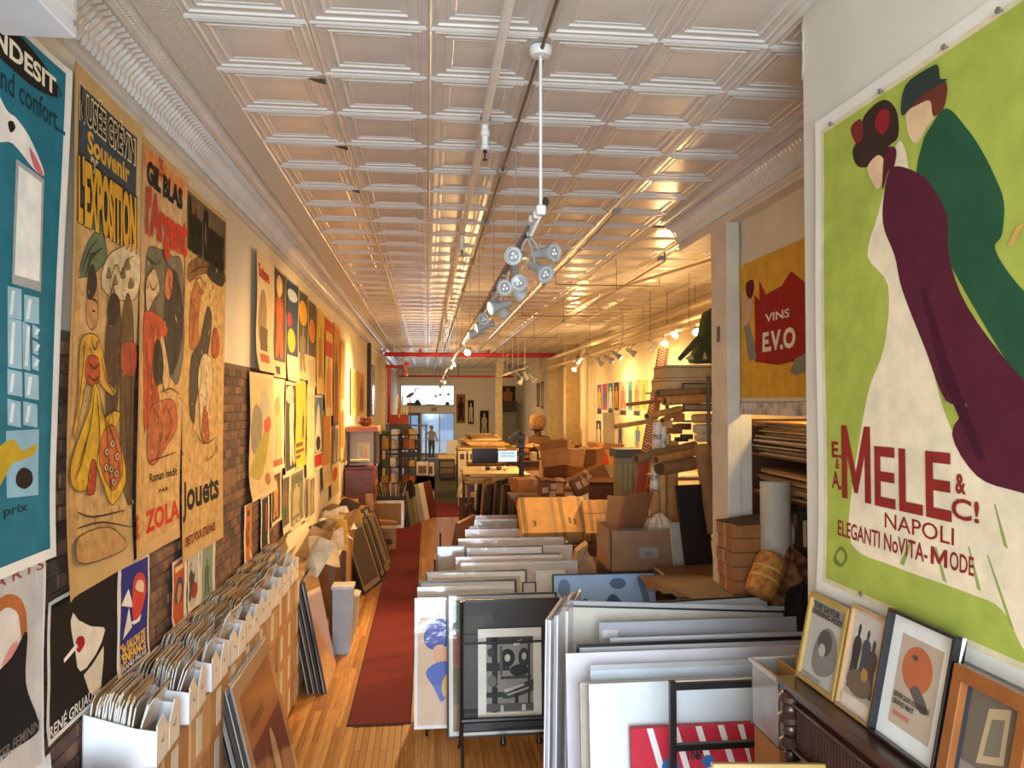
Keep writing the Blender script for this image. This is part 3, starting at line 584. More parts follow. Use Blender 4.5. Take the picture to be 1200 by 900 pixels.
for (x0, yt, yb, x1, a, b, lb) in ((699, 491, 529, 705, '37322e', 'c9c0ac', 'black and white sheet beside far grey pipe'), (706.5, 492, 529, 713.5, '35312d', 'b9b09c', 'black and white sheet with bold figures under teal poster'), (724, 493, 524, 731, 'd0a93c', '2f4f8a', 'yellow poster with blue strokes under the salmon one'), (743, 494, 526, 753, 'dcb53a', '4a62a0', 'bright yellow poster low on far right wall by patterned post'),
        (661, 460, 487, 665.5, '45504c', '9aa6a0', 'dark narrow panel far down right wall'), (669, 456, 487, 677.5, 'd6d0bc', 'd0992e', 'white poster with yellow figure far down right wall'), (663, 447, 455.5, 677, '5a8a78', 'cfd8c8', 'green strip of four small pictures far down right wall'), (660, 494, 520, 664, 'c8602c', 'd9b04a', 'orange poster low far down right wall'), (665, 494, 520, 671, '8a8468', '3f3a34', 'grey poster low far down right wall'),
        (629, 448, 478, 633, '5a4a44', '8a7a70', 'brown poster near the street end on the right'), (634, 446, 480, 638.5, '8a5a50', 'b8a090', 'rose poster near the street end on the right'), (638.8, 462, 483, 642.5, 'd08a2e', '8a4a2a', 'orange poster near the street end on the right')):
    s = Sheet(PRW, PRW.uv(x0, 490)[0], PRW.uv(x1, 490)[0], PRW.uv(x0, yb)[1], PRW.uv(x0, yt)[1], wave=.002)
    s.rect(.05, .04, .95, .96, a); s.rel(fig(.5, .5, .6, .75), b, True); s.build('poster', lb, 'd8cfb8', group='posters on far right wall')
for (x0, yt, yb, x1, a, b, lb) in ((585, 451.5, 477.5, 605, '3b332e', '9a6a4a', 'large dark poster on the street end wall'), (534.5, 461, 497, 545.5, '8a5a34', '2f2a28', 'tall brown framed poster right of far window'), (548, 468, 498, 555.5, '2d2a2a', 'c9bfae', 'black poster of a pale head right of far window'), (562, 480, 512, 573, '2a2726', 'b9ab98', 'black double portrait poster on the far end wall')):
    s = Sheet(PEW, PEW.uv(x0, 490)[0], PEW.uv(x1, 490)[0], PEW.uv(x0, yb)[1], PEW.uv(x0, yt)[1], wave=0, gap=.03)
    s.rect(.04, .04, .96, .96, a); s.rel(fig(.5, .5, .6, .75), b, True); s.build('poster', lb, 'c8b08a', group='posters on the street end wall')

# ------------------------------------------------------------ bricks left bare between the posters
cand = []
for r in range(0, 30):
    z = 1.12+r*.075; y = 2.6 + (.105 if r % 2 else 0)
    while y < 9.2:
        if z < 3.29 and not any(a+.03 < y < b-.26 and c+.02 < z < d-.1 for a, b, c, d in LEFT_RECTS):
            cand.append((y, z))
        y += .21
BR = [mat(h, .9, .3, 9, bump=.35, bscale=25) for h in ('6b4a38', '5d4234', '74523c', '4f3a30', '7d5a42')]
BMS = []
for k in range(5):
    o = MB().box((0, 0, 0), (.018, .198, .064)).build('brick', BR[k], wl, bevel=.004, local=True); BMS.append(o.data)
    o.location = (XL+.005, 2.4-.3*k, 1.5)
rest = MB(); cand.sort(key=lambda p: p[0]*(1 if 3.1 < p[0] else 3))
for i, (y, z) in enumerate(cand):
    if i < 290:
        o = link('brick', random.choice(BMS), wl); o.location = (XL+.004+random.random()*.006, y+.1, z+.033); o.rotation_euler.x = random.uniform(-.02, .02)
    else: rest.box((XL+.006, y+.1, z+.033), (.018, .198, .064), random.choice(BR))
if rest.v: rest.build('distant_bricks', None, wl)['kind'] = 'stuff'
MB().bb(XL, XL+.018, 6.2, 6.8, 2.30, 2.44).build('timber_lintel', mat('7a4a2c', .7, .2, 6), wl)
print('bricks', len(cand))
# ============================================================ PIPES, TRACKS AND LAMPS
WHITE = mat('d8d6d0', .45, .05); GREYM = mat('8e8d8a', .5, .08); DARK = mat('262320', .5, .1); RED = mat('b3202a', .45, .08); BEIGE = mat('cbb994', .5, .08)
# boxed unit under the ceiling at the left
c = onZ(90, 46, 4.4); t = thing('boxed_ceiling_unit', 'white boxed unit hanging in the top left corner', 'ceiling unit', (c.x, c.y, 4.4))
MB().bb(XL+.03, c.x, .4, c.y, 4.40, ZC-.02).build('casing', mat('dcdbe0', .6, .06, 3), t, bevel=.006)
MB().bb(c.x, c.x+.006, .5, c.y-.04, 4.47, ZC-.1).build('side_panel', mat('e6e5de', .55, .03), t)
MB().lathe([(0, 0), (.012, 0), (.012, .006), (0, .008)], (c.x, c.y-.03, 4.45), (1, 0, 0), 10).build('screw', GREYM, t)
# sprinkler main with pendent heads
t = thing('sprinkler_pipe', 'white sprinkler pipe running the length of the ceiling', 'pipe', (.36, 2, 4.8))
MB().tube((.36, .5, 4.80), (.36, 42, 4.80), .026, 12).build('pipe', WHITE, t, smooth=True)
for y in (4.85, 8.1, 11.6, 15.2, 19): 
    MB().lathe([(.034, -.05), (.034, .05)], (.36, y, 4.8), (0, 1, 0), 12).lathe([(.02, 0), (.024, -.06), (.03, -.065), (.03, -.10), (.022, -.105), (.022, -.16), (.028, -.165), (.028, -.185), (.012, -.19)], (.36, y, 4.80), n=12).build('drop_fitting', WHITE, t, smooth=True)
    h = MB().lathe([(.012, -.19), (.014, -.205), (.004, -.21), (.004, -.245), (.018, -.25), (.018, -.254), (0, -.255)], (.36, y, 4.8), n=10)
    for s_ in (-1, 1): h.path([(.36, y+s_*.01, 4.60), (.36, y+s_*.018, 4.575), (.36, y+s_*.006, 4.548)], .004, 6)
    h.build('sprinkler_head', DARK, t, smooth=True)
for y in (4.2, 6.5, 9.5, 13, 17): MB().tube((.36, y, 4.8), (.36, y, ZC), .006, 6).build('hanger', GREYM, t)
def run(name, label, pts, r, m, boxes=(), cat='pipe', bm_=None, hang=()):
    t = thing(name, label, cat, pts[0]); MB().path(pts, r, 8).build('pipe', m, t, smooth=True)
    for b in boxes: MB().box(b, (.07, .1, .045)).build('junction_box', bm_ or GREYM, t, bevel=.006)
    for h in hang: MB().tube(h, (h[0], h[1], ZC), .004, 5).build('hanger', DARK, t)
    return t
run('conduit', 'thin dark conduit with junction boxes along the middle of the ceiling', [(.60, 1, 4.885), (.60, 34, 4.885)], .011, mat('5b4f40', .5), [(.60, y, 4.885) for y in (6.2, 8.0, 10.4, 13, 17)])
run('conduit', 'thin pale conduit along the right part of the ceiling', [(1.83, 7.2, 4.86), (1.83, 30, 4.86)], .010, mat('9a8a68', .5), [(1.83, y, 4.87) for y in (7.3, 12)])
run('conduit', 'thin conduit from the end of the right cornice', [(2.5, 7.9, 4.6), (2.5, 7.9, 4.5), (2.5, 26, 4.5)], .010, mat('8a7a5a', .5), [(2.5, 8.0, 4.55), (2.5, 14, 4.5)], hang=[(2.5, y, 4.5) for y in (10, 14, 18, 22)])
run('sprinkler_branch', 'thick beige pipe along right ceiling above track lamps', [(4.3, 7.5, 4.55), (4.3, 27, 4.55)], .055, BEIGE, hang=[(4.3, y, 4.55) for y in (9, 12, 15, 18, 22)])
run('sprinkler_branch', 'thinner beige pipe under the thick one on the right', [(4.15, 8, 4.33), (4.15, 17, 4.33), (4.55, 17.4, 4.33), (4.55, 26, 4.33)], .035, BEIGE, hang=[(4.15, y, 4.33) for y in (9.5, 13, 16)])
run('sprinkler_branch', 'white pipe slanting across the right ceiling towards middle', [(3.6, 8.5, 4.75), (1.9, 16, 4.8), (1.7, 26, 4.8)], .024, BEIGE)
for k, y in enumerate((11, 15, 20)):
    run('cross_bar', ['near', 'middle', 'farthest'][k]+' thin bar crossing under the right ceiling', [(1.85, y, 4.72), (3.4, y, 4.72)], .009, mat('7d6a48', .5), hang=[(1.85, y, 4.72), (3.4, y, 4.72)])
# red sprinkler mains across the room
t = thing('red_main', 'bright red pipe crossing the room under the ceiling', 'pipe', (XL+.1, 28, 4.75))
MB().tube((XL+.1, 28, 4.75), (4.7, 28, 4.75), .075, 12).build('pipe', RED, t, smooth=True)
for x in (-.25, .35, 2.2): MB().tube((x, 28, 4.75), (x, 28, 4.93), .05, 10).build('riser', RED, t, smooth=True)
for x in (-.9, 3.0): MB().lathe([(.09, -.08), (.09, .08)], (x, 28, 4.75), (1, 0, 0), 12).build('coupling', RED, t)
t = thing('red_main', 'thin red pipe crossing in front of the street windows', 'pipe', (-1.4, 37.5, 4.28))
MB().tube((-1.4, 37.5, 4.28), (4.2, 37.5, 4.28), .05, 10).build('pipe', RED, t, smooth=True)
for x in (-1.2, 1.5, 4): MB().tube((x, 37.5, 4.28), (x, 37.5, 4.93), .015, 6).build('hanger', DARK, t)
t = thing('red_main', 'short red valve pipe on the left wall near street end', 'pipe', (XL, 30.5, 4.3))
MB().tube((XL, 30.5, 4.42), (-.9, 30.5, 4.42), .06, 10).tube((-1.5, 30.5, 4.42), (-1.5, 30.5, 2.2), .06, 10).build('pipe', RED, t, smooth=True)
MB().path([(-1.0, 30.5, 4.7), (-.85, 30.4, 4.35), (-.8, 30.4, 4.05)], .045, 8).build('valve', mat('c9c4ba', .3), t, smooth=True)
for x, z in ((-.8, 4.5), (-.85, 4.2)): MB().lathe([(.0, -.04), (.1, -.03), (.1, .03), (0, .04)], (x, 30.3, z), (0, 1, 0), 10).build('valve_wheel', RED, t)
# tall pipe on the far right
run('riser_pipe', 'tall beige riser pipe standing against far right wall', [(4.75, 22.9, 0), (4.75, 22.9, 4.7)], .10, BEIGE)

# track lighting
LENS_OFF = mat('8f9296', .35, 0, coat=.4); LED = mat('f3efe0', .4, 0, emit=.35)
GLOW = mat('ffd9a0', .4, 0, emit=38)
def spot_head(label, pos, d, lit, top, power=70, size=1.0, aim=None, ang=1.5):
    """pos: centre of the lens, d: where it looks, top: point on the track"""
    d = Vector(d).normalized(); pos = Vector(pos); top = Vector(top)
    t = thing('track_spotlight', label, 'spotlight', top, 'track spotlights')
    back = pos-d*.135*size; k = size
    MB().box(top-Vector((0, 0, .012)), (.035, .09, .03)).build('adapter', GREYM, t, bevel=.004)
    mid = pos-d*.10*k
    MB().path([top-Vector((0, 0, .02)), (top+mid)/2+Vector((0, 0, .01)), mid], .009, 8).build('stem', GREYM, t, smooth=True)
    MB().lathe([(0, -.175*k), (.022*k, -.17*k), (.030*k, -.155*k), (.031*k, -.07*k), (.036*k, -.06*k), (.050*k, -.02*k), (.056*k, 0), (.056*k, .012*k), (.049*k, .012*k), (.047*k, -.004*k)], pos, d, 18).build('housing', mat('a9a8a4', .42, .06), t, smooth=True)
    ln = MB().lathe([(.047*k, 0), (.038*k, .02*k), (0, .034*k)] if lit else [(.047*k, 0), (.03*k, .004*k), (0, .006*k)], pos-d*.003, d, 18).build('lens', GLOW if lit else LENS_OFF, t, smooth=True)
    if not lit:
        MB().lathe([(.046*k, 0), (.038*k, .004*k), (.038*k, .002*k)], pos-d*.001, d, 18).build('ring', mat('d6d6d2', .3), ln)
        a = d.orthogonal().normalized(); b = d.cross(a)
        for i in range(3):
            q = pos+d*.004+(a*math.cos(i*2.1)+b*math.sin(i*2.1))*.014*k
            MB().lathe([(.008*k, 0), (.006*k, .003*k), (0, .004*k)], q, d, 8).build('led', LED, ln)
    if lit:
        l = bpy.data.lights.new('lamp_light', 'SPOT'); l.energy = power*LAMP; l.color = WARM; l.spot_size = ang; l.spot_blend = .9; l.shadow_soft_size = .05
        o = bpy.data.objects.new('lamp_light', l); C.objects.link(o); o.parent = t; o.location = pos+d*.03-top
        o.rotation_euler = d.to_track_quat('-Z', 'Y').to_euler()
        if 'glowing' in label:          # the bare face of the bulb also spills light all round
            l = bpy.data.lights.new('bulb_glow', 'POINT'); l.energy = GLOWW*LAMP; l.color = WARM; l.shadow_soft_size = .05
            o = bpy.data.objects.new('bulb_glow', l); C.objects.link(o); o.parent = t; o.location = pos+d*.07-top
    return t
LAMP = 6.6; GLOWW = 11; WARM = (1, .61, .25)
TX, TZ = .60, 4.03
t = thing('lighting_track', 'suspended middle lighting track hung from ceiling rods', 'track', (TX, 4.05, TZ))
MB().bb(TX-.018, TX+.018, 4.35, 32, TZ-.012, TZ+.022).build('track', GREYM, t)
MB().lathe([(0, 0), (.062, 0), (.062, -.03), (.05, -.045), (.012, -.05)], (TX, 4.05, ZC-.03), n=18).build('canopy', WHITE, t, smooth=True)
MB().tube((TX, 4.05, ZC-.07), (TX, 4.05, TZ+.02), .009, 10).build('rod', WHITE, t, smooth=True)
MB().box((TX, 4.05, TZ), (.05, .05, .05)).box((TX-.01, 4.13, TZ-.01), (.045, .08, .04)).box((TX-.02, 4.25, TZ-.005), (.04, .09, .04)).build('feed_connector', WHITE, t, bevel=.006)
MB().path([(TX, 4.08, TZ-.03), (TX-.03, 4.2, TZ-.10), (TX-.02, 4.3, TZ-.05), (TX, 4.38, TZ)], .009, 8).build('flex_cable', WHITE, t, smooth=True)
MB().lathe([(.0, 0), (.014, .005), (.016, .03), (.01, .045), (0, .05)], (TX+.03, 4.07, TZ+.03), n=10).build('clamp', DARK, t, smooth=True)
for y in (5.2, 7, 9, 11, 13.5, 16, 19, 22, 26): MB().tube((TX, y, TZ), (TX, y, ZC-.03), .004, 6).build('hanger_rod', GREYM, t)
def H(label, px, py, Y, d, lit=False, power=70, ty=None, size=1.0, ang=1.5):
    p = onY(px, py, Y); return spot_head(label, p, d, lit, (TX, ty or Y+.08, TZ-.01), power, size, ang=ang)
tocam = Vector((-.1, -.98, -.18))
H('white spotlight at near end of track, left one of three', 602, 300, 4.50, (-.45, -.86, -.15))
H('white spotlight at near end of track, upper right of three', 649, 296, 4.48, (.66, -.74, -.06))
H('white spotlight at near end of track, lower right of three', 639, 321, 4.50, (.45, -.72, -.5))
H('white spotlight of second cluster, largest and facing aisle', 608, 331, 5.0, (.02, -.96, -.28))
H('white spotlight of second cluster, left one turned slightly', 592, 337, 5.05, (-.5, -.82, -.25))
H('white spotlight of second cluster, seen from behind on right', 611, 346, 5.3, (.75, .2, -.5))
H('grey spotlight with cone turned down right of the track', 592, 369, 6.2, (.6, -.1, -.75))
H('grey spotlight with cone turned down left of the track', 576, 361, 6.0, (-.96, -.2, -.30), True, 26)
H('white spotlight halfway down the track facing the aisle', 567, 374, 7.0, (-.3, -.92, -.2))
H('grey spotlight past halfway lighting the upper posters', 560, 384, 7.6, (-.97, .1, -.26), True, 36)
H('grey spotlight past halfway turned to the far left wall', 553, 392, 8.6, (-.9, .4, -.25), True, 120)
H('glowing lamp, brightest and nearest on middle track', 548, 413, 13.0, (-.3, -.75, -.5), True, 300)
H('glowing lamp second along middle track', 533, 427, 16.8, (-.85, -.2, -.4), True, 330)
H('glowing lamp third along middle track', 529, 430, 18.6, (.7, -.35, -.45), True, 330)
H('glowing lamp fourth along middle track', 524, 443, 23, (.1, .85, -.2), True, 260)
H('glowing lamp fifth along middle track', 521, 448, 26, (.75, -.3, -.3), True, 260)
H('glowing lamp sixth along middle track', 516, 453, 29.5, (.3, .8, -.25), True, 280)
# right-hand track
RX = 3.85
t = thing('lighting_track', 'right lighting track hung under beige pipes', 'track', (RX, 9, 4.12))
MB().bb(RX-.018, RX+.018, 8.6, 30, 4.10, 4.135).build('track', BEIGE, t)
for y in (9, 11, 13, 15, 18, 22, 26): MB().tube((RX, y, 4.12), (RX, y, ZC-.02), .004, 6).build('hanger_rod', DARK, t)
def HR(label, px, py, d, lit, power=70, dx=0, size=1.15, ang=1.7):
    p = onX(px, py, RX+dx); return spot_head(label, p, d, lit, (RX, p.y+.05, 4.10), power, size, ang=ang)
HR('glowing lamp of right track beside the green draped figure', 817, 389, (-.4, -.7, -.55), True, 119)
HR('glowing lamp of right track, middle one of bright three', 791, 392, (-.6, -.4, -.65), True, 153)
HR('glowing lamp of right track, left one of bright three', 779, 402, (-.2, -.5, -.8), True, 153)
HR('unlit beige lamp of right track next to bright three', 762, 411, (-.5, .2, -.6), False)
HR('unlit beige lamp of right track with cone to right', 744, 415, (.8, -.1, -.5), False)
HR('small lit lamp of right track over posters, nearer', 727, 419, (.75, -.2, -.6), True, 70, ang=2.5)
HR('small lit lamp of right track over posters, farther', 717, 423, (.8, .1, -.55), True, 70, ang=2.5)
HR('unlit beige lamp of right track beside riser pipe', 705, 427, (.6, .2, -.7), False)
HR('glowing lamp far down right track, right one of pair', 678, 424, (.6, -.5, -.6), True, 136)
HR('glowing lamp far down right track, left one of pair', 673, 433, (-.6, -.5, -.6), True, 136)
# far track near the street end
t = thing('lighting_track', 'short far lighting track before the street end wall', 'track', (2.6, 24, 3.9))
MB().bb(2.58, 2.62, 20, 31, 3.92, 3.96).build('track', BEIGE, t)
for y in (20.5, 22, 23.5, 25, 26.5, 28): MB().tube((2.6, y, 3.94), (2.6, y, ZC-.02), .006, 6).build('hanger_rod', WHITE, t)
for lb, px, py, d, lit in (('glowing lamp of far short track, brightest', 616, 443, (.2, .5, -.4), True), ('dimmer lamp of far short track under the brightest', 609, 449, (-.5, -.3, -.7), False), ('lamp of far short track, right of the brightest', 626, 447, (.5, -.3, -.7), False)):
    p = onX(px, py, 2.6+ (0 if lit else .1)); spot_head(lb, p, d, lit, (2.6, p.y+.05, 3.92), 330, 1.5, ang=2.4)
# ============================================================ LEFT SIDE: CARTONS, FILE BOXES, LEANING BOARDS
TAPE = mat('a98a5c', .35, .1, coat=.3); LABELP = mat('d6d0c2', .6, .1); MARK = mat('4a3a2c', .8)
def carton(label, c, d, rz=0, col='b98a55', sticker=True, M=None, group=None, open_=False, tape_on='y', cat='carton'):
    """cardboard carton: c centre of its base"""
    t = thing('cardboard_carton', label, cat, (0, 0, 0) if M else c, group)
    M = M or Matrix.Translation(c) @ Matrix.Rotation(rz, 4, 'Z'); x, y, z = d
    if M is not None and t.location.length == 0: t.location = M.translation
    if open_:
        b = MB(M)
        b.bb(-x/2, x/2, -y/2, y/2, 0, .01)
        for (a, e) in ((-x/2, -x/2+.008), (x/2-.008, x/2)): b.bb(a, e, -y/2, y/2, 0, z)
        for (a, e) in ((-y/2, -y/2+.008), (y/2-.008, y/2)): b.bb(-x/2, x/2, a, e, 0, z)
        b.build('body', CARD(col), t)
        fl = y*.45
        for s_ in (-1, 1):
            R = Matrix.Rotation(s_*(-2.2 if open_ == 1 else -2.75), 3, 'X')
            MB(M @ Matrix.Translation((0, s_*y/2, z)) @ R.to_4x4()).bb(-x/2+.005, x/2-.005, min(0, -s_*fl), max(0, -s_*fl), -.004, .004).build('flap', CARD(col), t)
            R = Matrix.Rotation(s_*2.4, 3, 'Y')
            MB(M @ Matrix.Translation((s_*x/2, 0, z)) @ R.to_4x4()).bb(min(0, -s_*fl), max(0, -s_*fl), -y/2+.01, y/2-.01, -.004, .004).build('flap', CARD(col), t)
    else:
        MB(M).bb(-x/2, x/2, -y/2, y/2, 0, z).build('body', CARD(col), t, bevel=.006)
        tp = MB(M)
        if tape_on == 'y': tp.bb(-.025, .025, -y/2-.001, y/2+.001, z-.08, z+.0015); tp.bb(-.025, .025, -y/2-.0012, y/2+.0012, z-.1, z+.001)
        else: tp.bb(-x/2-.0012, x/2+.0012, -.025, .025, z-.1, z+.0015)
        tp.build('tape', TAPE, t)
    if sticker:
        MB(M).bb(x/2-.001, x/2+.0015, -y*.22, y*.05, z*.15, z*.85).build('shipping_label', LABELP, t)
    return t
# cartons stacked four high carry the file boxes
XF = -1.30
def carton_proto(col, w_): return carton('x', (-1.475, 0, 0), (.33, w_, .31), 0, col, True, tape_on='x')
protos = [carton_proto(h, .40) for h in ('b98a55', 'ad7d48', 'c29562')]
levels = ['bottom', 'second', 'third', 'top']; used = set(); col_y = [2.55+.425*k for k in range(15)]
for i, y in enumerate(col_y):
    for l in range(4 if y > 3.6 else 3):
        k = random.randrange(3); t = protos[k] if k not in used else copy_tree(protos[k]); used.add(k)
        t.location = (-1.475+random.uniform(-.012, .012), y, .3125*l); t.rotation_euler.z = 0
        tag(t, f'brown carton, {levels[l]} of {ORD[i]} stack along left wall counted from camera', 'carton', 'cartons carrying the file boxes')

# white open file boxes with cut-down fronts
BOXW = mat('dfe0e4', .7, .04); BOXF = mat('e2d8c6', .75, .05)
def file_box(label, y, z, w_=.36, L=.34, rz=0):
    M = Matrix.Translation((-1.455, y, z)) @ Matrix.Rotation(rz, 4, 'Z')
    t = thing('file_box', label, 'file box', M.translation, 'white file boxes on the cartons'); b = MB(M); h0, h1, e = .27, .17, .006
    b.bb(-L/2, L/2, -w_/2, w_/2, 0, .006); b.bb(-L/2, -L/2+e, -w_/2, w_/2, 0, h0)
    for s_ in (-1, 1):
        yy = s_*(w_/2-e/2)
        b.prism([(-L/2, yy-e/2, 0), (L/2, yy-e/2, 0), (L/2, yy-e/2, h1), (L*.2, yy-e/2, h1+.02), (-L/2, yy-e/2, h0)], (0, e, 0))
    b.build('body', BOXW, t)
    for s_ in (-1, 1):
        a, c = (.008*s_, s_*w_/2)
        f = MB(M).prism([(L/2-e, a, 0), (L/2-e, c, 0), (L/2-e, c, h1+.03), (L/2-e, (a+c)/2, h1+.055), (L/2-e, a, h1-.035)], (e, 0, 0)).build('front_panel', BOXF, t)
        q = [(L/2+.001, (a+c)/2+.03*math.sin(k*1.9+i), .10+.018*math.cos(k*1.1)+.004*k) for k in range(4)]
        MB(M).path(q, .0016, 5).build('pencil_mark', MARK, f)
    return t, M
FACES = ['b49468', 'a88a60', 'c2ab84', '9a8468', 'bfb7a6', 'a67a4c', 'd2c6ac', '8a7a66']
SHM = {}
def print_mesh(k, hh):
    if (k, hh) in SHM: return SHM[k, hh]
    e = .0035; f = SLEEVE(FACES[k]); g = mat('d2cfc6', .5, .1, coat=.4); m = MB(); w_, h = .285, hh
    for z0, z1, o0, o1 in ((0, h*.62, 0, .004), (h*.62, h*.88, .004, .012), (h*.88, h, .012, .026)):
        m.add([(o0-e, -w_/2, z0), (o0-e, w_/2, z0), (o1-e, w_/2, z1), (o1-e, -w_/2, z1), (o0+e, -w_/2, z0), (o0+e, w_/2, z0), (o1+e, w_/2, z1), (o1+e, -w_/2, z1)], [(0, 1, 2, 3), (7, 6, 5, 4)], f)
        m.add([(o0-e, -w_/2, z0), (o1-e, -w_/2, z1), (o1+e, -w_/2, z1), (o0+e, -w_/2, z0), (o0-e, w_/2, z0), (o1-e, w_/2, z1), (o1+e, w_/2, z1), (o0+e, w_/2, z0)], [(0, 1, 2, 3), (7, 6, 5, 4)], g if z0 < h*.8 else f)
    m.add([(.026-e, -w_/2, h), (.026-e, w_/2, h), (.026+e, w_/2, h), (.026+e, -w_/2, h)], [(0, 1, 2, 3)], f)
    o = m.build('sleeved_print', recalc=False); SHM[k, hh] = o.data; bpy.data.objects.remove(o); return SHM[k, hh]
ny = [3.45, 4.06, 4.55, 5.03, 5.5, 5.95, 6.4, 6.85, 7.3, 7.75]
boxlab = ['lowest and nearest to the camera', 'under the white-faced black poster', 'before the blue clown poster', 'under three small prints', 'under the narrow orange print', 'under the narrow black print', 'under the brown portrait print', 'under the wide grey-green print', 'before the last small prints', 'last in row nearest the leaning frames']
for i, y in enumerate(ny):
    z = 1.252 if i else 1.252-.3125
    _, M = file_box(f'white open file box on cartons, {boxlab[i]}', y, z, rz=random.uniform(-.06, .06))
    n = 28; full = random.uniform(.66, .8)
    for j in range(n):
        o = link('sleeved_print', print_mesh(random.randrange(8), random.choice((.31, .33, .345))+(.10 if i == 0 else 0)))
        o.matrix_world = M @ Matrix.Translation((-.155+.29*full*j/n, random.uniform(-.018, .018), .008)) @ Matrix.Rotation(random.uniform(.0, .10)+(.16 if j > n-3 else 0), 4, 'Y')
        tag(o, f'sleeved print, {nth(j+1)} from wall in white box {boxlab[i]}', 'print', f'prints in file box {boxlab[i]}')
# little card standing against the brick, with a sheet beside it
t = MB().box((XL+.045, 3.45, 1.38), (.004, .2, .22), R=Matrix.Rotation(-.1, 3, 'Y')).build('blank_card', mat('dfe3e6', .7)); tag(t, 'blank white card standing on brick under black poster', 'card')

# panels: boards and framed pictures given by corner, width and height directions
def panel(name, label, cat, O, U, W, w_, h, t_=.012, face='d8d4c8', back=None, group=None, frame=None, fw=.02, matb=None, mw=.06, pic=None, shapes=(), gloss=False, fd=None, sticker=None, edge=None, lip=False, texts=()):
    O, U, W = Vector(O), Vector(U).normalized(), Vector(W).normalized(); N = U.cross(W).normalized()
    M = Matrix((U, W, N)).transposed().to_4x4(); M.translation = O
    t = thing(name, label, cat, O, group); f = (lambda h_: SLEEVE(h_)) if gloss else (lambda h_: mat(h_, .65, .07, 5))
    MB(M).bb(0, w_, 0, h, -t_, 0).build('backing_board', f(back or face), t)
    e = .0008
    if frame:
        d = fd or .016; b = MB(M)
        b.bb(0, w_, 0, fw, -t_-.002, d); b.bb(0, w_, h-fw, h, -t_-.002, d); b.bb(0, fw, fw, h-fw, -t_-.002, d); b.bb(w_-fw, w_, fw, h-fw, -t_-.002, d)
        b.build('frame', mat(frame, .35, .12, 8, coat=.3), t, bevel=min(.003, fw*.2))
    i0 = fw if frame else 0
    if matb: MB(M).bb(i0, w_-i0, i0, h-i0, 0, e).build('mat_board', f(matb), t); i0 += mw
    if pic:
        p = MB(M).bb(i0, w_-i0, i0, h-i0, 0, 2*e).build('picture', f(pic), t); a0, b0, aw, ah = i0, i0, w_-2*i0, h-2*i0
        if shapes:
            sh = MB(M)
            for k, (pts, hh) in enumerate(shapes):
                if len(pts) > 4: pts = smooth_pts(pts, 3)
                vs = [(a0+aw*min(1, max(0, a)), b0+ah*min(1, max(0, c_)), 2*e+.0006*(k+1)) for a, c_ in pts]
                tri = tessellate_polygon([[Vector(v) for v in vs]]); sh.add(vs, [tuple(q) for q in tri], f(hh))
            sh.build('artwork', None, p, recalc=True)
        if texts:
            sh = MB(M)
            for txt, x0, y0, x1, y1, hh in texts:
                vs, fs = glyphs(txt, .03); sh.add([(a0+aw*(x0+(x1-x0)*a), b0+ah*(y0+(y1-y0)*c_), 2*e+.006*1) for a, c_ in vs], fs, f(hh))
            sh.build('lettering', None, p, recalc=False)
    if lip: MB(M).bb(.0, w_, h, h+.03, -t_*.6, -t_*.6+.0012).build('sleeve_flap', mat('d9dde0', .2, .05, coat=1, alpha=.45), t)
    if sticker: MB(M).bb(sticker[0], sticker[0]+.11, h-.10, h-.05, e, 3*e).build('price_sticker', mat('d8d2cc', .6), t)
    if edge: MB(M).bb(-.004, w_+.004, h, h+.006, -t_-.002, .004).build('edge_binding', mat(edge, .4), t)
    return t
SQ = lambda x0, y0, x1, y1: [(x0, y0), (x1, y0), (x1, y1), (x0, y1)]
# first leaning stack, facing the aisle (u runs towards the camera)
def lean_stack(y0, y1, n, h, front, label, group, cols, dy=.02, xb=-1.0, sp=.03, tilt=.24):
    for k in range(n):
        x = xb-sp*k; last = k == 0; hh = h-random.uniform(0, .06)*(k > 0)
        panel('mounted_print', label if last else f'{ORD[k]} board behind the front one in {group}', 'print', (x, y0+random.uniform(-dy, dy)*(k > 0), .008), (0, 1, 0), (-math.sin(tilt), 0, math.cos(tilt)), y1-y0, hh, .012, group=group, back=cols[k % len(cols)], gloss=True, lip=k < 3,
              **(front if last else dict(face=cols[k % len(cols)], frame='2a2826' if k % 2 else None, fw=.012)))
lean_stack(5.2, 6.3, 7, 1.17, dict(face='b08a62', matb='b28e68', mw=.10, pic='5a2a22', shapes=[(SQ(0, .62, 1, 1), '9a6236'), (EL(.3, .3, .1, .2), '8a4a38'), (EL(.55, .35, .08, .22), 'c0a080'), (EL(.75, .2, .1, .16), '7a3a2c'), (SQ(.1, .72, .5, .78), '6a3a22')]), 'large sleeved brown poster board leading the near leaning stack', 'near leaning stack on the left', ['8a8a88', '2c2a29', 'b9b5ac', '3a3836', '77736c'], xb=-.98, sp=.022)
lean_stack(8.15, 8.95, 8, 1.17, dict(face='b58a5c', matb='b48a5e', mw=.004, pic='b88e62'), 'plain kraft board leading the second leaning stack', 'second leaning stack on the left', ['2a2a2c', 'a9a69e', '35322f', '8a8780', '4a4642', 'b3a288'], xb=-1.02, sp=.026, tilt=.2)
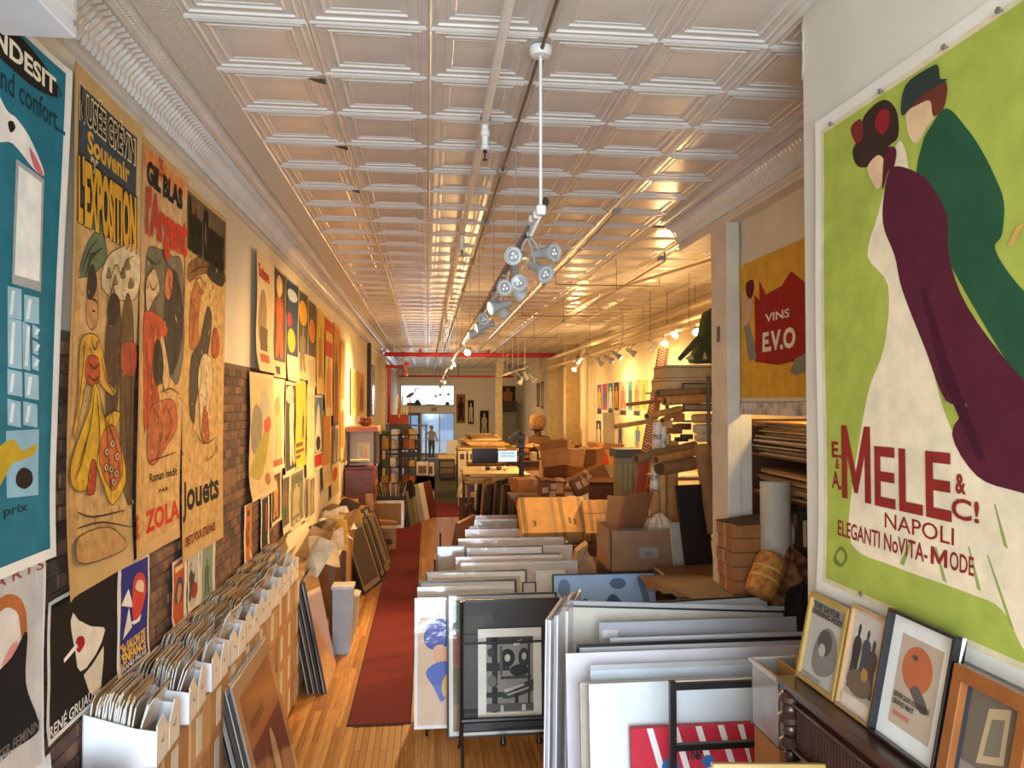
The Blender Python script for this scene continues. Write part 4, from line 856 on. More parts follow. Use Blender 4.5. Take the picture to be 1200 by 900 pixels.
# pale green plan table with grey bins beneath
t = thing('plan_table', 'pale green topped low table past the second leaning stack', 'table', (-1.3, 10.4, 0))
MB().bb(-1.6, -1.12, 9.7, 11.2, 1.03, 1.09).build('table_top', mat('b3b08a', .6, .15, 5), t, bevel=.005)
for x in (-1.56, -1.17):
    for y in (9.75, 11.15): MB().bb(x-.03, x+.03, y-.03, y+.03, 0, 1.03).build('leg', mat('6a4a30', .6), t)
for k, (y, h, c) in enumerate(((9.5, .8, 'a7a9ac'), (9.85, .62, '9a9c9e'), (10.3, .5, 'b4b2ac'))):
    t = thing('storage_bin', f'{["tall light", "middle", "low pale"][k]} grey bin on floor by plan table', 'bin', (-1.0, y, 0), 'grey bins by the plan table'); b = MB()
    b.prism([(-1.12, y-.12, 0), (-.92, y-.12, 0), (-.88, y-.14, h), (-1.12, y-.14, h)], (0, .26, 0)); b.build('body', mat(c, .5, .08), t, bevel=.006)
    MB().bb(-1.13, -.87, y-.15, y+.13, h-.02, h+.01).build('rim', mat('c4c4c2', .5), t)
# dark frames leaning further along
for k in range(10):
    y = 12.2+.16*k; ti = .30+.02*random.random()
    panel('framed_print', f'{ORD[k]} dark frame in the leaning row before the wooden cabinet', 'framed print', (-.98+.012*k-(.05 if k % 3 else 0), y, .008), (.25, 1, 0), (-math.sin(ti), 0, math.cos(ti)), .95-.05*(k % 3), 1.1+.06*math.sin(k*2), .014, face='3a2a22', group='dark frames leaning before the cabinet', frame=['2a1f1a', '5a3a22', 'b08a50', '241c1a'][k % 4], fw=.035, matb=['8a7a62', 'b9a888', '6a5240'][k % 3], mw=.08, pic=['4a3a30', '7a6a52', '5a2f24'][k % 3])
for k in range(4):
    panel('framed_print', f'{ORD[k]} wide frame leaning by the cabinet foot near the red runner', 'framed print', (-.92-.05*k, 14.3+.1*k, .008), (.1, 1, 0), (-.35, 0, .94), .7, .85, .014, face='4a3626', group='frames by the cabinet foot', frame=['c08a4a', '2a1f1a', '6a4426', '33261e'][k], fw=.04, pic=['5a4430', '3f3026', '4c3828', '62503a'][k])
# untidy papers and rolls on the last cartons
HEAP = ['d9cba8', 'c8b48a', 'b08a5c', 'e0d8c4', '8a6a48', '4a3a30', 'c9973e', '9a9488']
for k in range(16):
    y = 9.0+.33*k*.8; x = -1.30+random.uniform(-.08, .1); z = 1.1+random.uniform(.0, .1)
    c_ = HEAP[k % 8]; a = random.uniform(-1, 1)
    o = MB(Matrix.Translation((x, y, z+.1)) @ Matrix.Rotation(a, 4, 'Z') @ Matrix.Rotation(random.uniform(.3, 1.1), 4, 'X')).grid(lambda u, v: ((u-.5)*.34, (v-.5)*.42, .05*math.sin(u*4+k)+.04*v*v), 6, 6).grid(lambda u, v: ((u-.5)*.34, (v-.5)*.42, .05*math.sin(u*4+k)+.04*v*v-.012), 6, 6).build('loose_print', mat(c_, .7, .25, 6), recalc=False, smooth=True)
    tag(o, f'loose curled print, {nth(k+1)} along the untidy heap beyond the file boxes', 'print', 'untidy heap beyond the file boxes')
for k in range(4):
    carton(f'{["first", "second", "third", "last"][k]} open-topped brown carton in heap before the wooden cabinet', (-1.37, 11.6+.95*k, 0), (.42, .8, 1.06), 0, 'a97c4a', False, group='cartons before the cabinet')
t = MB().hollow((-1.02, 15.0, .02), (-1.12, 15.1, 1.25), .075, .01, m=mat('b89468', .8)).build('mailing_tube', None, smooth=True); tag(t, 'thick pale cardboard tube standing against wooden cabinet', 'tube')

# wooden cabinet with a glazed case on top
WD = mat('7a3a1c', .42, .3, 4, stretch=(1, 1, 6), coat=.2); WL = mat('b06a2a', .4, .2, 5)
t = thing('wooden_cabinet', 'reddish wooden cabinet with panelled side standing by the left wall', 'cabinet', (-1.35, 15.9, 0))
MB().bb(XL+.02, -1.06, 15.5, 16.4, 0, 1.68).build('body', WD, t, bevel=.01)
MB().bb(XL+.01, -1.03, 15.46, 16.44, 1.68, 1.72).build('top', WD, t, bevel=.008)
b = MB(); b.bb(-1.60, -1.10, 15.488, 15.5, .12, .2); b.bb(-1.60, -1.10, 15.488, 15.5, 1.5, 1.6); b.bb(-1.60, -1.53, 15.488, 15.5, .2, 1.5); b.bb(-1.17, -1.10, 15.488, 15.5, .2, 1.5); b.build('panel_frame', WD, t, bevel=.003)
for z in (.4, .8, 1.2): MB().bb(-1.06, -1.045, 15.56, 16.34, z-.16, z+.16).build('drawer_front', WD, t, bevel=.004)
t = thing('display_case', 'small glazed case with a light wooden top on the cabinet', 'display case', (-1.3, 16, 1.73))
for x in (-1.56, -1.04):
    for y in (15.6, 16.3): MB().bb(x-.025, x+.025, y-.025, y+.025, 1.73, 2.42).build('post', mat('3a2a20', .5), t)
MB().bb(-1.62, -.98, 15.55, 16.36, 2.42, 2.52).build('top', WL, t, bevel=.006)
MB().bb(-1.58, -1.02, 15.62, 15.626, 1.75, 2.42).build('glass', mat('e8f0ec', .05, 0, alpha=.25, coat=1), t)
MB().bb(-1.6, -1.0, 16.27, 16.29, 1.73, 2.42).build('back_board', mat('8a7a58', .7), t)
panel('small_picture', 'small bright green and orange picture inside the glazed case', 'picture', (-1.42, 15.95, 1.76), (1, 0, 0), (0, .1, 1), .24, .42, .01, frame='cbb98a', fw=.02, pic='d8b04a', shapes=[(SQ(.1, .3, .45, .9), '5a9a4a'), (EL(.65, .5, .25, .3), 'd0602a')])
for k in range(4):
    o = MB(Matrix.Translation((-1.42+.02*k, 15.78-.01*k, 1.722+.035*k)) @ Matrix.Rotation(.08*k-.1, 4, 'Z')).bb(-.2, .2, -.14, .14, 0, .033).build('thick_book', mat(['2a211f', '3a2a26', '4a3a30', 'd8c8a0'][k], .6), bevel=.004); tag(o, f'{ORD[k]} book from the bottom of pile on the cabinet', 'book', 'books on the wooden cabinet')
o = MB(); o.lathe([(0, 0), (.06, 0), (.14, .05), (.16, .1), (.14, .1), (.0, .06)], (-1.25, 16.0, 2.52), n=14); o = o.build('dish', mat('5a4034', .5), smooth=True); tag(o, 'dark dish on top of the glazed case', 'dish')
for k in range(6):
    a = k*1.05; o = MB().lathe([(0, -.045), (.03, -.035), (.045, 0), (.035, .035), (0, .045)], (-1.25+.08*math.cos(a), 16+.08*math.sin(a), 2.665), n=10).build('pine_cone', mat(['7a2a20', '5a3a26'][k % 2], .7, .3, 30, bump=.4), smooth=True); tag(o, 'small dark red cone in the dish on the glazed case', 'ornament', 'cones in the dish')
# ============================================================ AISLE AND PRINT BINS
t = thing('runner_carpet', 'long dark red runner carpet with dark bound edges along the aisle', 'carpet', (-.44, 14, .006))
MB().bb(-.72, -.16, 7.32, 20.3, .006, .014).build('pile', mat('6e1216', .95, .15, 30, bump=.2, bscale=120), t)
b = MB(); b.bb(-.735, -.72, 7.30, 20.3, .006, .015); b.bb(-.16, -.145, 7.30, 20.3, .006, .015); b.bb(-.735, -.145, 7.30, 7.32, .006, .015); b.build('binding', mat('3a1418', .9), t)
o = MB().bb(-.9, 1.5, 20.35, 23.2, .004, .012).build('cross_carpet', mat('7a1416', .95, .12, 30)); tag(o, 'red carpet lying across the aisle end past the bins', 'carpet')
o = MB().bb(-1.0, 1.6, 23.25, 41.5, .004, .010).build('aisle_carpet', mat('4c4a3a', .95, .15, 12)); tag(o, 'dull green-grey carpet in the far aisle', 'carpet')

LEAN = .14
def bin_panel(x0, x1, ytop, Y, label, h=1.1, base=None, lean=LEAN, name='mounted_print', cat='print', group='prints standing in the middle bins', tilt=0, **k):
    """a board facing the camera: its top edge is seen at ytop"""
    a = onY(x0, ytop, Y); e = onY(x1, ytop, Y); zt = a.z; W = Vector((0, math.sin(lean), math.cos(lean)))
    if base is not None: h = (zt-base)/math.cos(lean)
    W = Vector((math.sin(tilt)*math.cos(lean), math.sin(lean), math.cos(tilt)*math.cos(lean)))
    O = Vector((a.x, a.y, zt))-W*h
    return panel(name, label, cat, O, (math.cos(tilt), 0, -math.sin(tilt)), W, e.x-a.x, h, group=group, gloss=True, **k)
GW = 'd6d3cc'
# from the back of the bins to the front
bp = bin_panel
bp(556, 606, 604, 12.6, 'brownish grey board at the very back of the bins', face='9a8c7c')
bp(549, 606, 611, 12.2, 'grey board second from the back of the bins', face='8f8a84', lip=True)
bp(546, 604, 617, 11.8, 'dull grey board third from the back of the bins', face='84807c')
bp(545, 640, 623, 11.2, 'pale plastic-wrapped board with shiny right end', face='c4bbac', lip=True)
bp(540, 626, 631, 10.7, 'long grey board ahead of the shiny pale one', face='8d8883')
bp(537, 661, 634, 10.3, 'light grey wrapped board ahead of long grey one', face='a9a6a2', lip=True)
bp(512, 545, 640, 9.7, 'grey framed print at left edge of the bins', face='8b8784', frame='191818', fw=.012)
bp(546, 636, 641, 9.6, 'black-framed print with a blue-white sheen', face='d8dee6', frame='141414', fw=.014, pic='cfd8e4')  # bluish reflection is painted in as the face and picture colour
bp(637, 671, 642, 9.55, 'crumpled plastic-wrapped print right of blue-white one', face='b3b0ac', lip=True)
bp(550, 655, 650, 9.2, 'thin black-framed cream print behind wrapped beige ones', face='c9c2b4', frame='1a1918', fw=.012)
bp(534, 660, 656, 8.9, 'wrapped beige print with sparkling folds', face='a89a8c', lip=True)
bp(540, 677, 663, 8.6, 'wide wrapped grey print before the beige one', face='b9b4ad', lip=True)
bp(499, 617, 670, 8.25, 'black-framed white-matted print standing left in the bins', frame='161514', fw=.016, matb='dcd9d0', mw=.05, pic='b8b2a8')
bp(612, 628, 682, 8.0, 'narrow wrapped print with black edge in middle of bins', face='c8c8c4', frame='1a1919', fw=.012)
bp(628, 662, 672, 8.1, 'curled pale plastic sleeve print beside the blue reflecting one', face='d0cdc6', lip=True)
bp(491, 605, 681, 7.8, 'thick black-framed print with white-matted edge at left', frame='131212', fw=.022, matb='e0ddd5', mw=.04, pic='c4c0b6', fd=.02)
bp(647, 768, 673, 7.7, 'black-edged print with pale blue glare coloured into its face', face='b9cbe0', frame='121315', fw=.014, pic='a4ccf6', h=.95,  # glare reflected by the sleeve is put into the pale blue picture colour
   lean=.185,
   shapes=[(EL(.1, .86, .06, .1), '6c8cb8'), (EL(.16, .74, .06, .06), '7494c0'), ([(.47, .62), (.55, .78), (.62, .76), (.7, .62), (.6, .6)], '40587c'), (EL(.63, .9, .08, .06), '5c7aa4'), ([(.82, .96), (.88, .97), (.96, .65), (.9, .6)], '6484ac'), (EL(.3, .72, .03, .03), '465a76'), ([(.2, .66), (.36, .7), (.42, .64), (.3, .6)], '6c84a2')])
bp(489, 603, 692, 7.4, 'wrapped print with a row of shiny crinkles along top', face='b5b0a8', lip=True)
bp(486, 540, 701, 7.1, 'tan board with painted blue-sleeved arm and pale hand', base=.1, matb='e0ded8', mw=.03, pic='cfb190',
   shapes=[([(.15, .72), (.3, .82), (.7, .86), (1, .8), (1, .66), (.6, .62), (.4, .6), (.2, .64)], '2b3f9a'), ([(.4, .62), (.62, .64), (.78, .55), (.7, .48), (.55, .45), (.4, .53)], 'd6a07a'), ([(.2, .42), (.5, .5), (.9, .48), (.8, .3), (.6, .18), (.4, .3)], '3a5ab0'), (EL(.75, .3, .15, .1), 'd8b040'), (EL(.9, .06, .08, .06), '22304a')], back='dad8d2')
bp(524, 652, 697, 6.9, 'black-framed print showing a brown and green strip', base=.1, frame='151414', fw=.016, matb='ddd8cc', mw=.035, pic='8a6a44', shapes=[(SQ(0, .75, .3, 1), '5a6a4c'), (SQ(0, .5, .3, .72), '8a4a2c'), (SQ(0, .2, .3, .48), '6a5a3a')])
# black portfolio with a woodcut behind the near rack
bp(540, 655, 703, 6.62, 'black portfolio board with a framed black and white woodcut print', base=.22, face='1f1f20', name='portfolio_print', lean=.06, frame='161617', fw=.02)
a = onY(560, 737, 6.58); e = onY(634, 840, 6.58)
panel('woodcut_print', 'black and white woodcut print in cream mount on the black portfolio', 'print', (a.x, 6.535, e.z), (1, 0, 0), (0, .05, 1), e.x-a.x, a.z-e.z, .004, face='d9d5c8', matb='dcd8cb', mw=.07, pic='8a867c',
      shapes=[(SQ(.0, .9, 1, 1), '4a4845'), (SQ(.12, .0, .24, 1), '242322'), (SQ(.0, .55, .5, .66), '2a2928'), (SQ(.0, .2, .35, .27), '2a2928'), (EL(.45, .72, .16, .12), '1f1e1e'), (EL(.8, .72, .12, .13), '2b2a29'), (EL(.7, .55, .2, .08), '1f1e1e'), (EL(.45, .72, .06, .05), 'b8b4a8'), ([(.3, .25), (.85, .4), (1, .42), (1, .28), (.45, .18)], '3c3a38'), (SQ(.0, .02, 1, .12), '55524e'), (SQ(.6, .12, .68, .3), '1f1e1e'), (SQ(.3, .44, .95, .48), '3a3836'), (SQ(.28, .5, .34, .88), '55524e'), (SQ(.88, .1, .93, .9), '2a2928'), (EL(.12, .42, .1, .08), '6a665e'), (EL(.1, .8, .08, .06), '3a3836'), ([(.36, .3), (.8, .38), (.8, .35), (.4, .26)], 'b8b4a8'), ([(.42, .24), (.9, .33), (.9, .31), (.46, .22)], 'a8a498'), (SQ(.3, .0, .36, .1), 'b8b4a8'), (SQ(.75, .02, .83, .1), 'c4c0b4'), (EL(.8, .74, .05, .05), 'a8a498'), ([(.2, .35), (.4, .45), (.45, .38), (.3, .3)], '8a867c'), ([(.55, .93), (.75, .97), (.7, .9), (.6, .88)], 'c4c0b4')])
BLK = mat('141415', .4, .1)
t = thing('print_rack', 'black tube print rack holding the black portfolio', 'rack', (.65, 6.4, 0))
xl, xr = onY(541, 760, 6.45).x, onY(660, 760, 6.45).x; z1 = onY(541, 705, 6.45).z
for x in (xl, xr): 
    p = MB().path([(x, 6.20, .02), (x, 6.45, .35), (x, 6.45, z1)], .014, 8).tube((x, 6.75, .02), (x, 6.45, .35), .014, 8).build('side_frame', BLK, t, smooth=True)
    for y in (6.2, 6.75): MB().lathe([(.018, 0), (.022, .01), (.018, .03)], (x, y, 0), n=8).build('foot', BLK, p)
for py in (752, 842): MB().tube((xl, 6.44, onY(600, py, 6.45).z), (xr, 6.44, onY(600, py, 6.45).z), .010 if py < 800 else .022, 8).build('cross_bar', BLK, t, smooth=True)
for x in (xl+.35, xr-.2): MB().lathe([(.02, 0), (.03, .02), (.02, .05), (.008, .09)], (x, 6.48, .13), n=10).build('caster', BLK, t, smooth=True)
for k, yr in enumerate((7.6, 9.6, 11.6)):
    t = thing('print_rack', f'low black rack under the {["nearest", "middle", "farthest"][k]} row of bin prints', 'rack', (.7, yr, 0))
    for x in (.0+.1*k, 1.25):
        MB().path([(x, yr-.6, .02), (x, yr, .22), (x, yr+.6, .02)], .014, 8).tube((x, yr, .22), (x, yr+.28, 1.0), .014, 8).build('side_frame', BLK, t, smooth=True)
    MB().tube((.1, yr, .2), (1.25, yr, .2), .014, 8).build('cross_bar', BLK, t, smooth=True)

# brown-edged dark stretcher leaning at the aisle side
t = panel('canvas_stretcher', 'dark canvas with brown wooden edge leaning at aisle side of bins', 'canvas', (onZ(521, 641, .9).x-.02, 11.2, .02), (.35, 1, 0), (.18, 0, .98), .9, 1.25, .05, face='1d1918', back='6a4426')
t = thing('black_office_chair', 'black curved tube chair arm showing behind the grey boards', 'chair', (.75, 12.9, 0))
MB().path([(.62, 12.9, .02), (.62, 12.9, .9), (.66, 12.9, 1.2), (.72, 12.9, 1.3), (.78, 12.9, 1.2), (.80, 12.9, .95)], .025, 8).build('arm', BLK, t, smooth=True)
MB().bb(.6, 1.0, 12.7, 13.1, .45, .52).build('seat', BLK, t, bevel=.02)
for x in (.65, .95):
    for y in (12.75, 13.05): MB().tube((x, y, 0), (x, y, .46), .015, 8).build('leg', BLK, t)

# ---- big near bin on the right of the aisle: boards standing on edge, seen end-on and face-on
G2 = 'boards in the large near bin'
for k in range(7):      # thin white boards seen from their ends at the left
    px = 634+4.6*k; yt = 724-2.4*k; Y = 4.75+.12*k; p = onY(px, yt, Y)
    panel('mounted_print', f'white-edged board, {ORD[k]} from the left in large near bin', 'print', (p.x+.17+.012*(k % 3), Y+.36, .25), (-.34, -.94, 0), (.03, .10, .99), .55+.05*(k % 2), p.z-.25, .010, face=['d6d4d8', 'cfcdd2', '2a2a2c', 'd9d6d0'][k % 4], group=G2, gloss=True, frame='19191b' if k % 3 == 1 else None, fw=.01, back='d8d6da')
bq = lambda *a, **k: bin_panel(*a, group=G2, **{**dict(base=.2, lean=.10), **k})
bq(664, 900, 711, 5.75, 'grey board with black diagonal frame edge at back of large bin', face='c4c2c0', frame='17171a', fw=.012, tilt=-.03)
bq(672, 905, 722, 5.6, 'cream wrapped board second from back of large bin', face='c9c4ba', frame='1a1a1c', fw=.01, tilt=.04)
bq(668, 920, 709, 5.5, 'cream plastic-sleeved board with slanting black top edge', face='cfc6b6', frame='141416', fw=.012, tilt=.055, lip=True)
bq(702, 933, 730, 5.25, 'grey-lilac board with small printed sticker at its corner', face='a9a8ae', sticker=(.02,))
bq(715, 942, 748, 5.05, 'light grey board just behind the thick black edge', face='cacace')
bq(676, 945, 756, 4.95, 'white board with thick black bound top edge', face='d4d4d8', edge='121214', frame='141416', fw=.014)
bq(663, 944, 766, 4.80, 'wide lilac-white board ahead of the black bound one', face='dcd7de')
bq(692, 945, 786, 4.62, 'bluish white board in clear sleeve at front of large bin', face='d2dbe4', lip=True)
bq(679, 940, 800, 4.50, 'thick beige-edged white board with worn corner', face='dbe1e4', back='b3a898', frame='b9ae9e', fw=.008)
bq(690, 935, 802, 4.40, 'front white board of the large near bin behind the black rail', face='dae4e8')
t = thing('bin_rail', 'black square-tube rail in front of the large bin', 'rack', (1.5, 4.05, 0))
a = onY(788, 798, 4.05); e = onY(945, 803, 4.05); m_ = onY(945, 868, 4.05)
MB().bb(a.x-.017, a.x+.017, 4.03, 4.07, 0, a.z).build('post', BLK, t, bevel=.003)
MB().bb(e.x-.017, e.x+.017, 4.03, 4.07, 0, a.z).build('post', BLK, t, bevel=.003)
for z in (a.z-.03, m_.z): MB().bb(a.x, e.x, 4.032, 4.068, z-.017, z+.017).build('rail', BLK, t, bevel=.003)
MB().bb(a.x, e.x, 4.0, 5.9, .12, .16).build('bin_floor', BLK, t)
# red striped box lid behind the rail
a = onY(743, 861, 4.22); e = onY(890, 856, 4.22)
panel('striped_box', 'flat red box with slanting white stripes and blue shapes behind rail', 'box', (a.x, 4.22, a.z-.55), (1, 0, 0), (0, .1, 1), e.x-a.x, .56, .05, face='c21f33', pic='c4203a',
      shapes=[(SQ(-1, -1, -.9, -.9), 'c4203a')]+[([(x+.10, .3), (x+.15, .3), (x, 1), (x-.05, 1)], 'e9e6e4') for x in (.17, .37, .56, .74, .9)]+[(EL(.3, .62, .07, .09), '2a6aa8'), (EL(.6, .66, .05, .06), '2a6aa8'), (EL(.45, .5, .04, .05), '2a6aa8')], texts=[('Ther', .42, .68, .56, .80, '1a1a1c')])
o = MB(Matrix.Translation((onY(905, 880, 4.1).x+.02, 4.15, 1.18)) @ Matrix.Rotation(.3, 4, 'Y')).grid(lambda u, v: ((u-.5)*.25, 0+.02*math.sin(u*6), v*.25), 6, 3).grid(lambda u, v: ((u-.5)*.25, .006+.02*math.sin(u*6), v*.25), 6, 3).build('folded_paper', mat('d8d4ca', .7), smooth=True, recalc=False); tag(o, 'crumpled white paper tucked beside the striped box', 'paper')
# ============================================================ RIGHT SIDE
WALN = mat('3a2218', .4, .3, 6, coat=.3)
# carved dark sideboard along the partition
t = thing('carved_sideboard', 'dark carved wooden sideboard along the near right wall', 'sideboard', (1.68, 2.5, 0))
x0, x1, y0, y1, zt = 1.61, 1.835, 1.3, 3.40, 1.75
MB().bb(x0+.03, x1, y0, y1-.03, 0, zt-.04).build('body', WALN, t)
MB().bb(x0-.02, x1, y0, y1, zt-.03, zt).bb(x0, x1, y0, y1-.01, zt-.055, zt-.03).build('top', WALN, t, bevel=.006)
b = MB(); b.bb(x0+.005, x0+.03, y0, y1-.09, zt-.30, zt-.285); b.bb(x0+.005, x0+.03, y0, y1-.09, zt-.10, zt-.085); b.build('frieze_moulding', WALN, t, bevel=.004)
y = y0+.01
while y < y1-.12: MB().tube((x0+.028, y, zt-.28), (x0+.028, y, zt-.105), .008, 6).build('flute', WALN, t); y += .024
b = MB()
for k, (r, z) in enumerate(((.05, .0), (.038, .05), (.055, .09), (.035, .14), (.05, .2), (.03, .26), (.045, .32), (.055, .36))): b.lathe([(r*.6, -.03), (r, -.01), (r, .012), (r*.6, .03)], (x0+.02, y1-.06, zt-.08-z), n=12)
b.build('carved_post', WALN, t, smooth=True)
for z in (1.0, .4): MB().bb(x0+.015, x0+.03, y0+.1, y1-.2, z, z+.38).build('door_panel', WALN, t, bevel=.01)
def stand_frame(label, yn, yf, h, **k):
    return panel('framed_print', label, 'framed print', (1.69, yf, zt+.002), (0, -1, 0), (.20, 0, .98), yf-yn, h, .014, group='framed prints on the sideboard', **k)
stand_frame('small gold-framed grey engraving, first on the sideboard', 3.06, 3.385, .39, frame='a88a48', fw=.022, pic='b3afa4', shapes=[(SQ(.05, .8, .95, .97), '8a867c'), ([(.3, .15), (.55, .1), (.9, .25), (.85, .6), (.6, .72), (.35, .6), (.25, .35)], '7a776f'), (EL(.55, .52, .2, .16), '4a4844'), (EL(.5, .42, .1, .08), 'a8a49a'), (SQ(.05, .02, .6, .06), '8a867c')], texts=[('THE SATUR', .05, .88, .85, .96, '33312e'), ('EVENING POST', .05, .8, .95, .87, '33312e')])
stand_frame('light wood-framed picture of dark soldiers, second on the sideboard', 2.80, 3.045, .42, frame='b08a60', fw=.014, matb='cdbfae', mw=.012, pic='b5a894', shapes=[(SQ(.0, .72, 1, 1), 'c4bdb0'), (fig(.22, .55, .3, .7), '33302f'), (fig(.55, .6, .3, .55), '3c4450'), (fig(.8, .5, .35, .6), '4a3f38'), (EL(.5, .28, .45, .14), '6a5a48'), (EL(.65, .4, .12, .07), 'a87a48'), (SQ(0, .0, 1, .12), 'd3c4b0')])
stand_frame('black-framed print of orange disc on white mat, on the sideboard', 2.41, 2.785, .47, frame='17171a', fw=.012, fd=.03, matb='e2e2dc', mw=.06, pic='b8a692', shapes=[(EL(.48, .68, .36, .25, 14), 'b8643c'), ([(.4, .45), (.55, .52), (.8, .4), (.85, .3), (.7, .28), (.5, .38)], '5a5550'), (EL(.4, .8, .07, .03), '4a4846'), (SQ(.1, .1, .5, .15), 'b8745a')], texts=[('GEWER SANS VOUS RESTER', .06, .30, .94, .36, '3a3632'), ('GRAND MAIT', .06, .22, .6, .28, '3a3632')])
stand_frame('wide orange wood frame around a leaning old photograph', 2.06, 2.395, .39, frame='8f5528', fw=.048, fd=.03, pic='6e6254', shapes=[([(.35, .25), (.8, .38), (.78, .95), (.42, .85)], 'b9a37e'), ([(.45, .36), (.72, .44), (.71, .82), (.5, .76)], '77705e'), (SQ(0, 0, 1, .2), '8a8274'), ([(.0, 0), (.08, 0), (.08, 1), (0, 1)], '39424e')])
stand_frame('grey-brown frame cut by the right picture edge', 1.70, 2.02, .42, frame='7d6a56', fw=.03, pic='c4bca8', shapes=[(EL(.5, .5, .25, .3), '8a8a84')])
# gold and red frame lying in front
a = onY(835, 897, 3.1); panel('gilt_frame', 'gold-edged frame with a red ground at bottom picture edge', 'frame', (a.x, 3.0, a.z-.42), (.98, -.12, 0), (.0, .25, .97), .55, .44, .02, frame='a8843c', fw=.018, pic='7d1f22')
# translucent bin with cardboard, standing on a carton
carton('scuffed brown carton under translucent plastic bin', (1.855, 3.79, 0), (.27, .30, 1.30), 0, 'b07a48', False)
t = thing('plastic_bin', 'translucent grey plastic bin of cardboard by sideboard end', 'bin', (1.855, 3.79, 1.305)); PLS = mat('b4b2b0', .3, .1, 8, alpha=.82, coat=.6)
b = MB(); bx0, bx1, by0, by1, bz0, bz1 = 1.715, 1.995, 3.635, 3.95, 1.305, 1.64
b.bb(bx0, bx1, by0, by1, bz0, bz0+.006)
for q in ((bx0, bx0+.006, by0, by1), (bx1-.006, bx1, by0, by1), (bx0, bx1, by0, by0+.006), (bx0, bx1, by1-.006, by1)): b.bb(*q, bz0, bz1)
b.build('tub', PLS, t)
b = MB()
for q in ((bx0-.012, bx0+.004, by0-.012, by1+.012), (bx1-.004, bx1+.012, by0-.012, by1+.012), (bx0, bx1, by0-.012, by0+.004), (bx0, bx1, by1-.004, by1+.012)): b.bb(*q, bz1-.012, bz1+.006)
b.build('rim', mat('c6c4c0', .35, coat=.4), t)
for k in range(3): 
    o = MB(Matrix.Translation((1.78+.06*k, 3.79, 1.33)) @ Matrix.Rotation(.12*k-.1, 4, 'Y')).bb(-.004, .004, -.13, .13, 0, .30+.02*k).build('cardboard_divider', CARD('b98a58')); tag(o, f'{ORD[k]} cardboard sheet standing in the translucent bin', 'cardboard', 'cardboard in the translucent bin')

# flat-file table, its loose sheets and the box stack
def table(name, label, x0, x1, y0, y1, z, m, cat='table', legs=True, th=.05):
    t = thing(name, label, cat, ((x0+x1)/2, (y0+y1)/2, 0)); MB().bb(x0, x1, y0, y1, z-th, z).build('table_top', m, t, bevel=.006)
    for x in (x0+.05, x1-.05):
        for y in (y0+.05, y1-.05): MB().bb(x-.035, x+.035, y-.035, y+.035, 0, z-th).build('leg', m, t)
    MB().bb(x0+.06, x1-.06, y0+.06, y1-.06, z-th-.12, z-th).build('apron', m, t); return t
DW = mat('5a3822', .5, .2, 5)
table('work_table', 'dark table behind large bin carrying brown boxes', 2.30, 3.3, 5.85, 7.75, 1.32, DW)
for k in range(4):
    o = MB(Matrix.Translation((2.42+.05*k, 6.95-.12*k, 1.325+.011*k)) @ Matrix.Rotation(.1*k-.12, 4, 'Z')).bb(-.42, .42, -.30, .30, 0, .008).build('cardboard_sheet', CARD(['7a5c3c', '8a6c48', '957a56', '9c8462'][k])); tag(o, f'{["lowest", "second", "third", "topmost"][k]} loose cardboard sheet on the dark table', 'cardboard', 'loose sheets on the dark table')
zz = 1.322
for k in range(6):
    h = .115; x = 2.665+random.uniform(-.012, .012)
    carton(f'shallow brown box, {["bottom one", "second up", "third up", "fourth up", "fifth up", "top one"][k]} of stack before the white column', (x, 6.2, zz), (.40, .34, h-.004), random.uniform(-.05, .05), 'a0683a' if k else '9a8a78', False, group='box stack by the column', tape_on='x', cat='box'); zz += h
o = MB(Matrix.Translation((2.7, 6.2, zz+.012)) @ Matrix.Rotation(.25, 4, 'Z') @ Matrix.Rotation(-.07, 4, 'Y')).bb(-.24, .2, -.16, .16, -.004, .004).build('box_lid', mat('4a3426', .8)); tag(o, 'dark flat lid lying on top of box stack', 'lid')
# rugs, bolster and bags right of the stack
KIL = mat('b0602c', .9, .9, 26, second='d8a04a', bump=.3, bscale=60)
p = onY(905, 655, 5.8); q = onY(889, 698, 5.7)
t = thing('woven_bolster', 'orange woven bolster cushion leaning on the box stack', 'cushion', q); d = (p-q)
MB().lathe([(0, -.01), (.09, 0), (.115, .02), (.12, .08), (.12, d.length-.04), (.11, d.length+.01), (.08, d.length+.03), (0, d.length+.035)], q, d, 20).build('body', KIL, t, smooth=True)
for s_ in (.12, .2): MB().lathe([(.122, s_), (.124, s_+.01), (.122, s_+.02)], q, d, 20).build('woven_band', mat('d9b25a', .9), t, smooth=True)
def heap(name, label, c, r, col, seed, second=None, cat='rug', n=14):
    def f(u, v):
        a = u*2*PI; b_ = v*PI/2; k = 1+.22*noise.noise(Vector((math.cos(a)*1.7+seed, math.sin(a)*1.7, v*2.2)))+.07*math.sin(a*7+seed)
        return Vector(c)+Vector((math.cos(a)*math.cos(b_)*r[0]*k, math.sin(a)*math.cos(b_)*r[1]*k, math.sin(b_)*r[2]*k))
    o = MB().grid(f, 28, n).build(name, mat(col, .9, .9 if second else .2, 16, second=second, bump=.4, bscale=40), smooth=True, recalc=False); return tag(o, label, cat)
heap('folded_rug', 'dark red patterned rug bundled beside the bolster', onY(927, 690, 5.9)-Vector((0, 0, .25)), (.22, .25, .52), '5a2218', 1, 'a87a48')
heap('folded_rug', 'black fringed rug heap at the edge of near wall', onY(940, 715, 5.6)-Vector((0, 0, .2)), (.14, .2, .36), '1c1715', 4)
heap('kilim_roll', 'brown diamond patterned kilim heap under the paper bag', onY(925, 655, 6.15)-Vector((0, 0, .25)), (.2, .2, .42), '4a2018', 7, '8a5a38')
a = onY(915, 655, 6.1); e = onY(946, 612, 6.1)
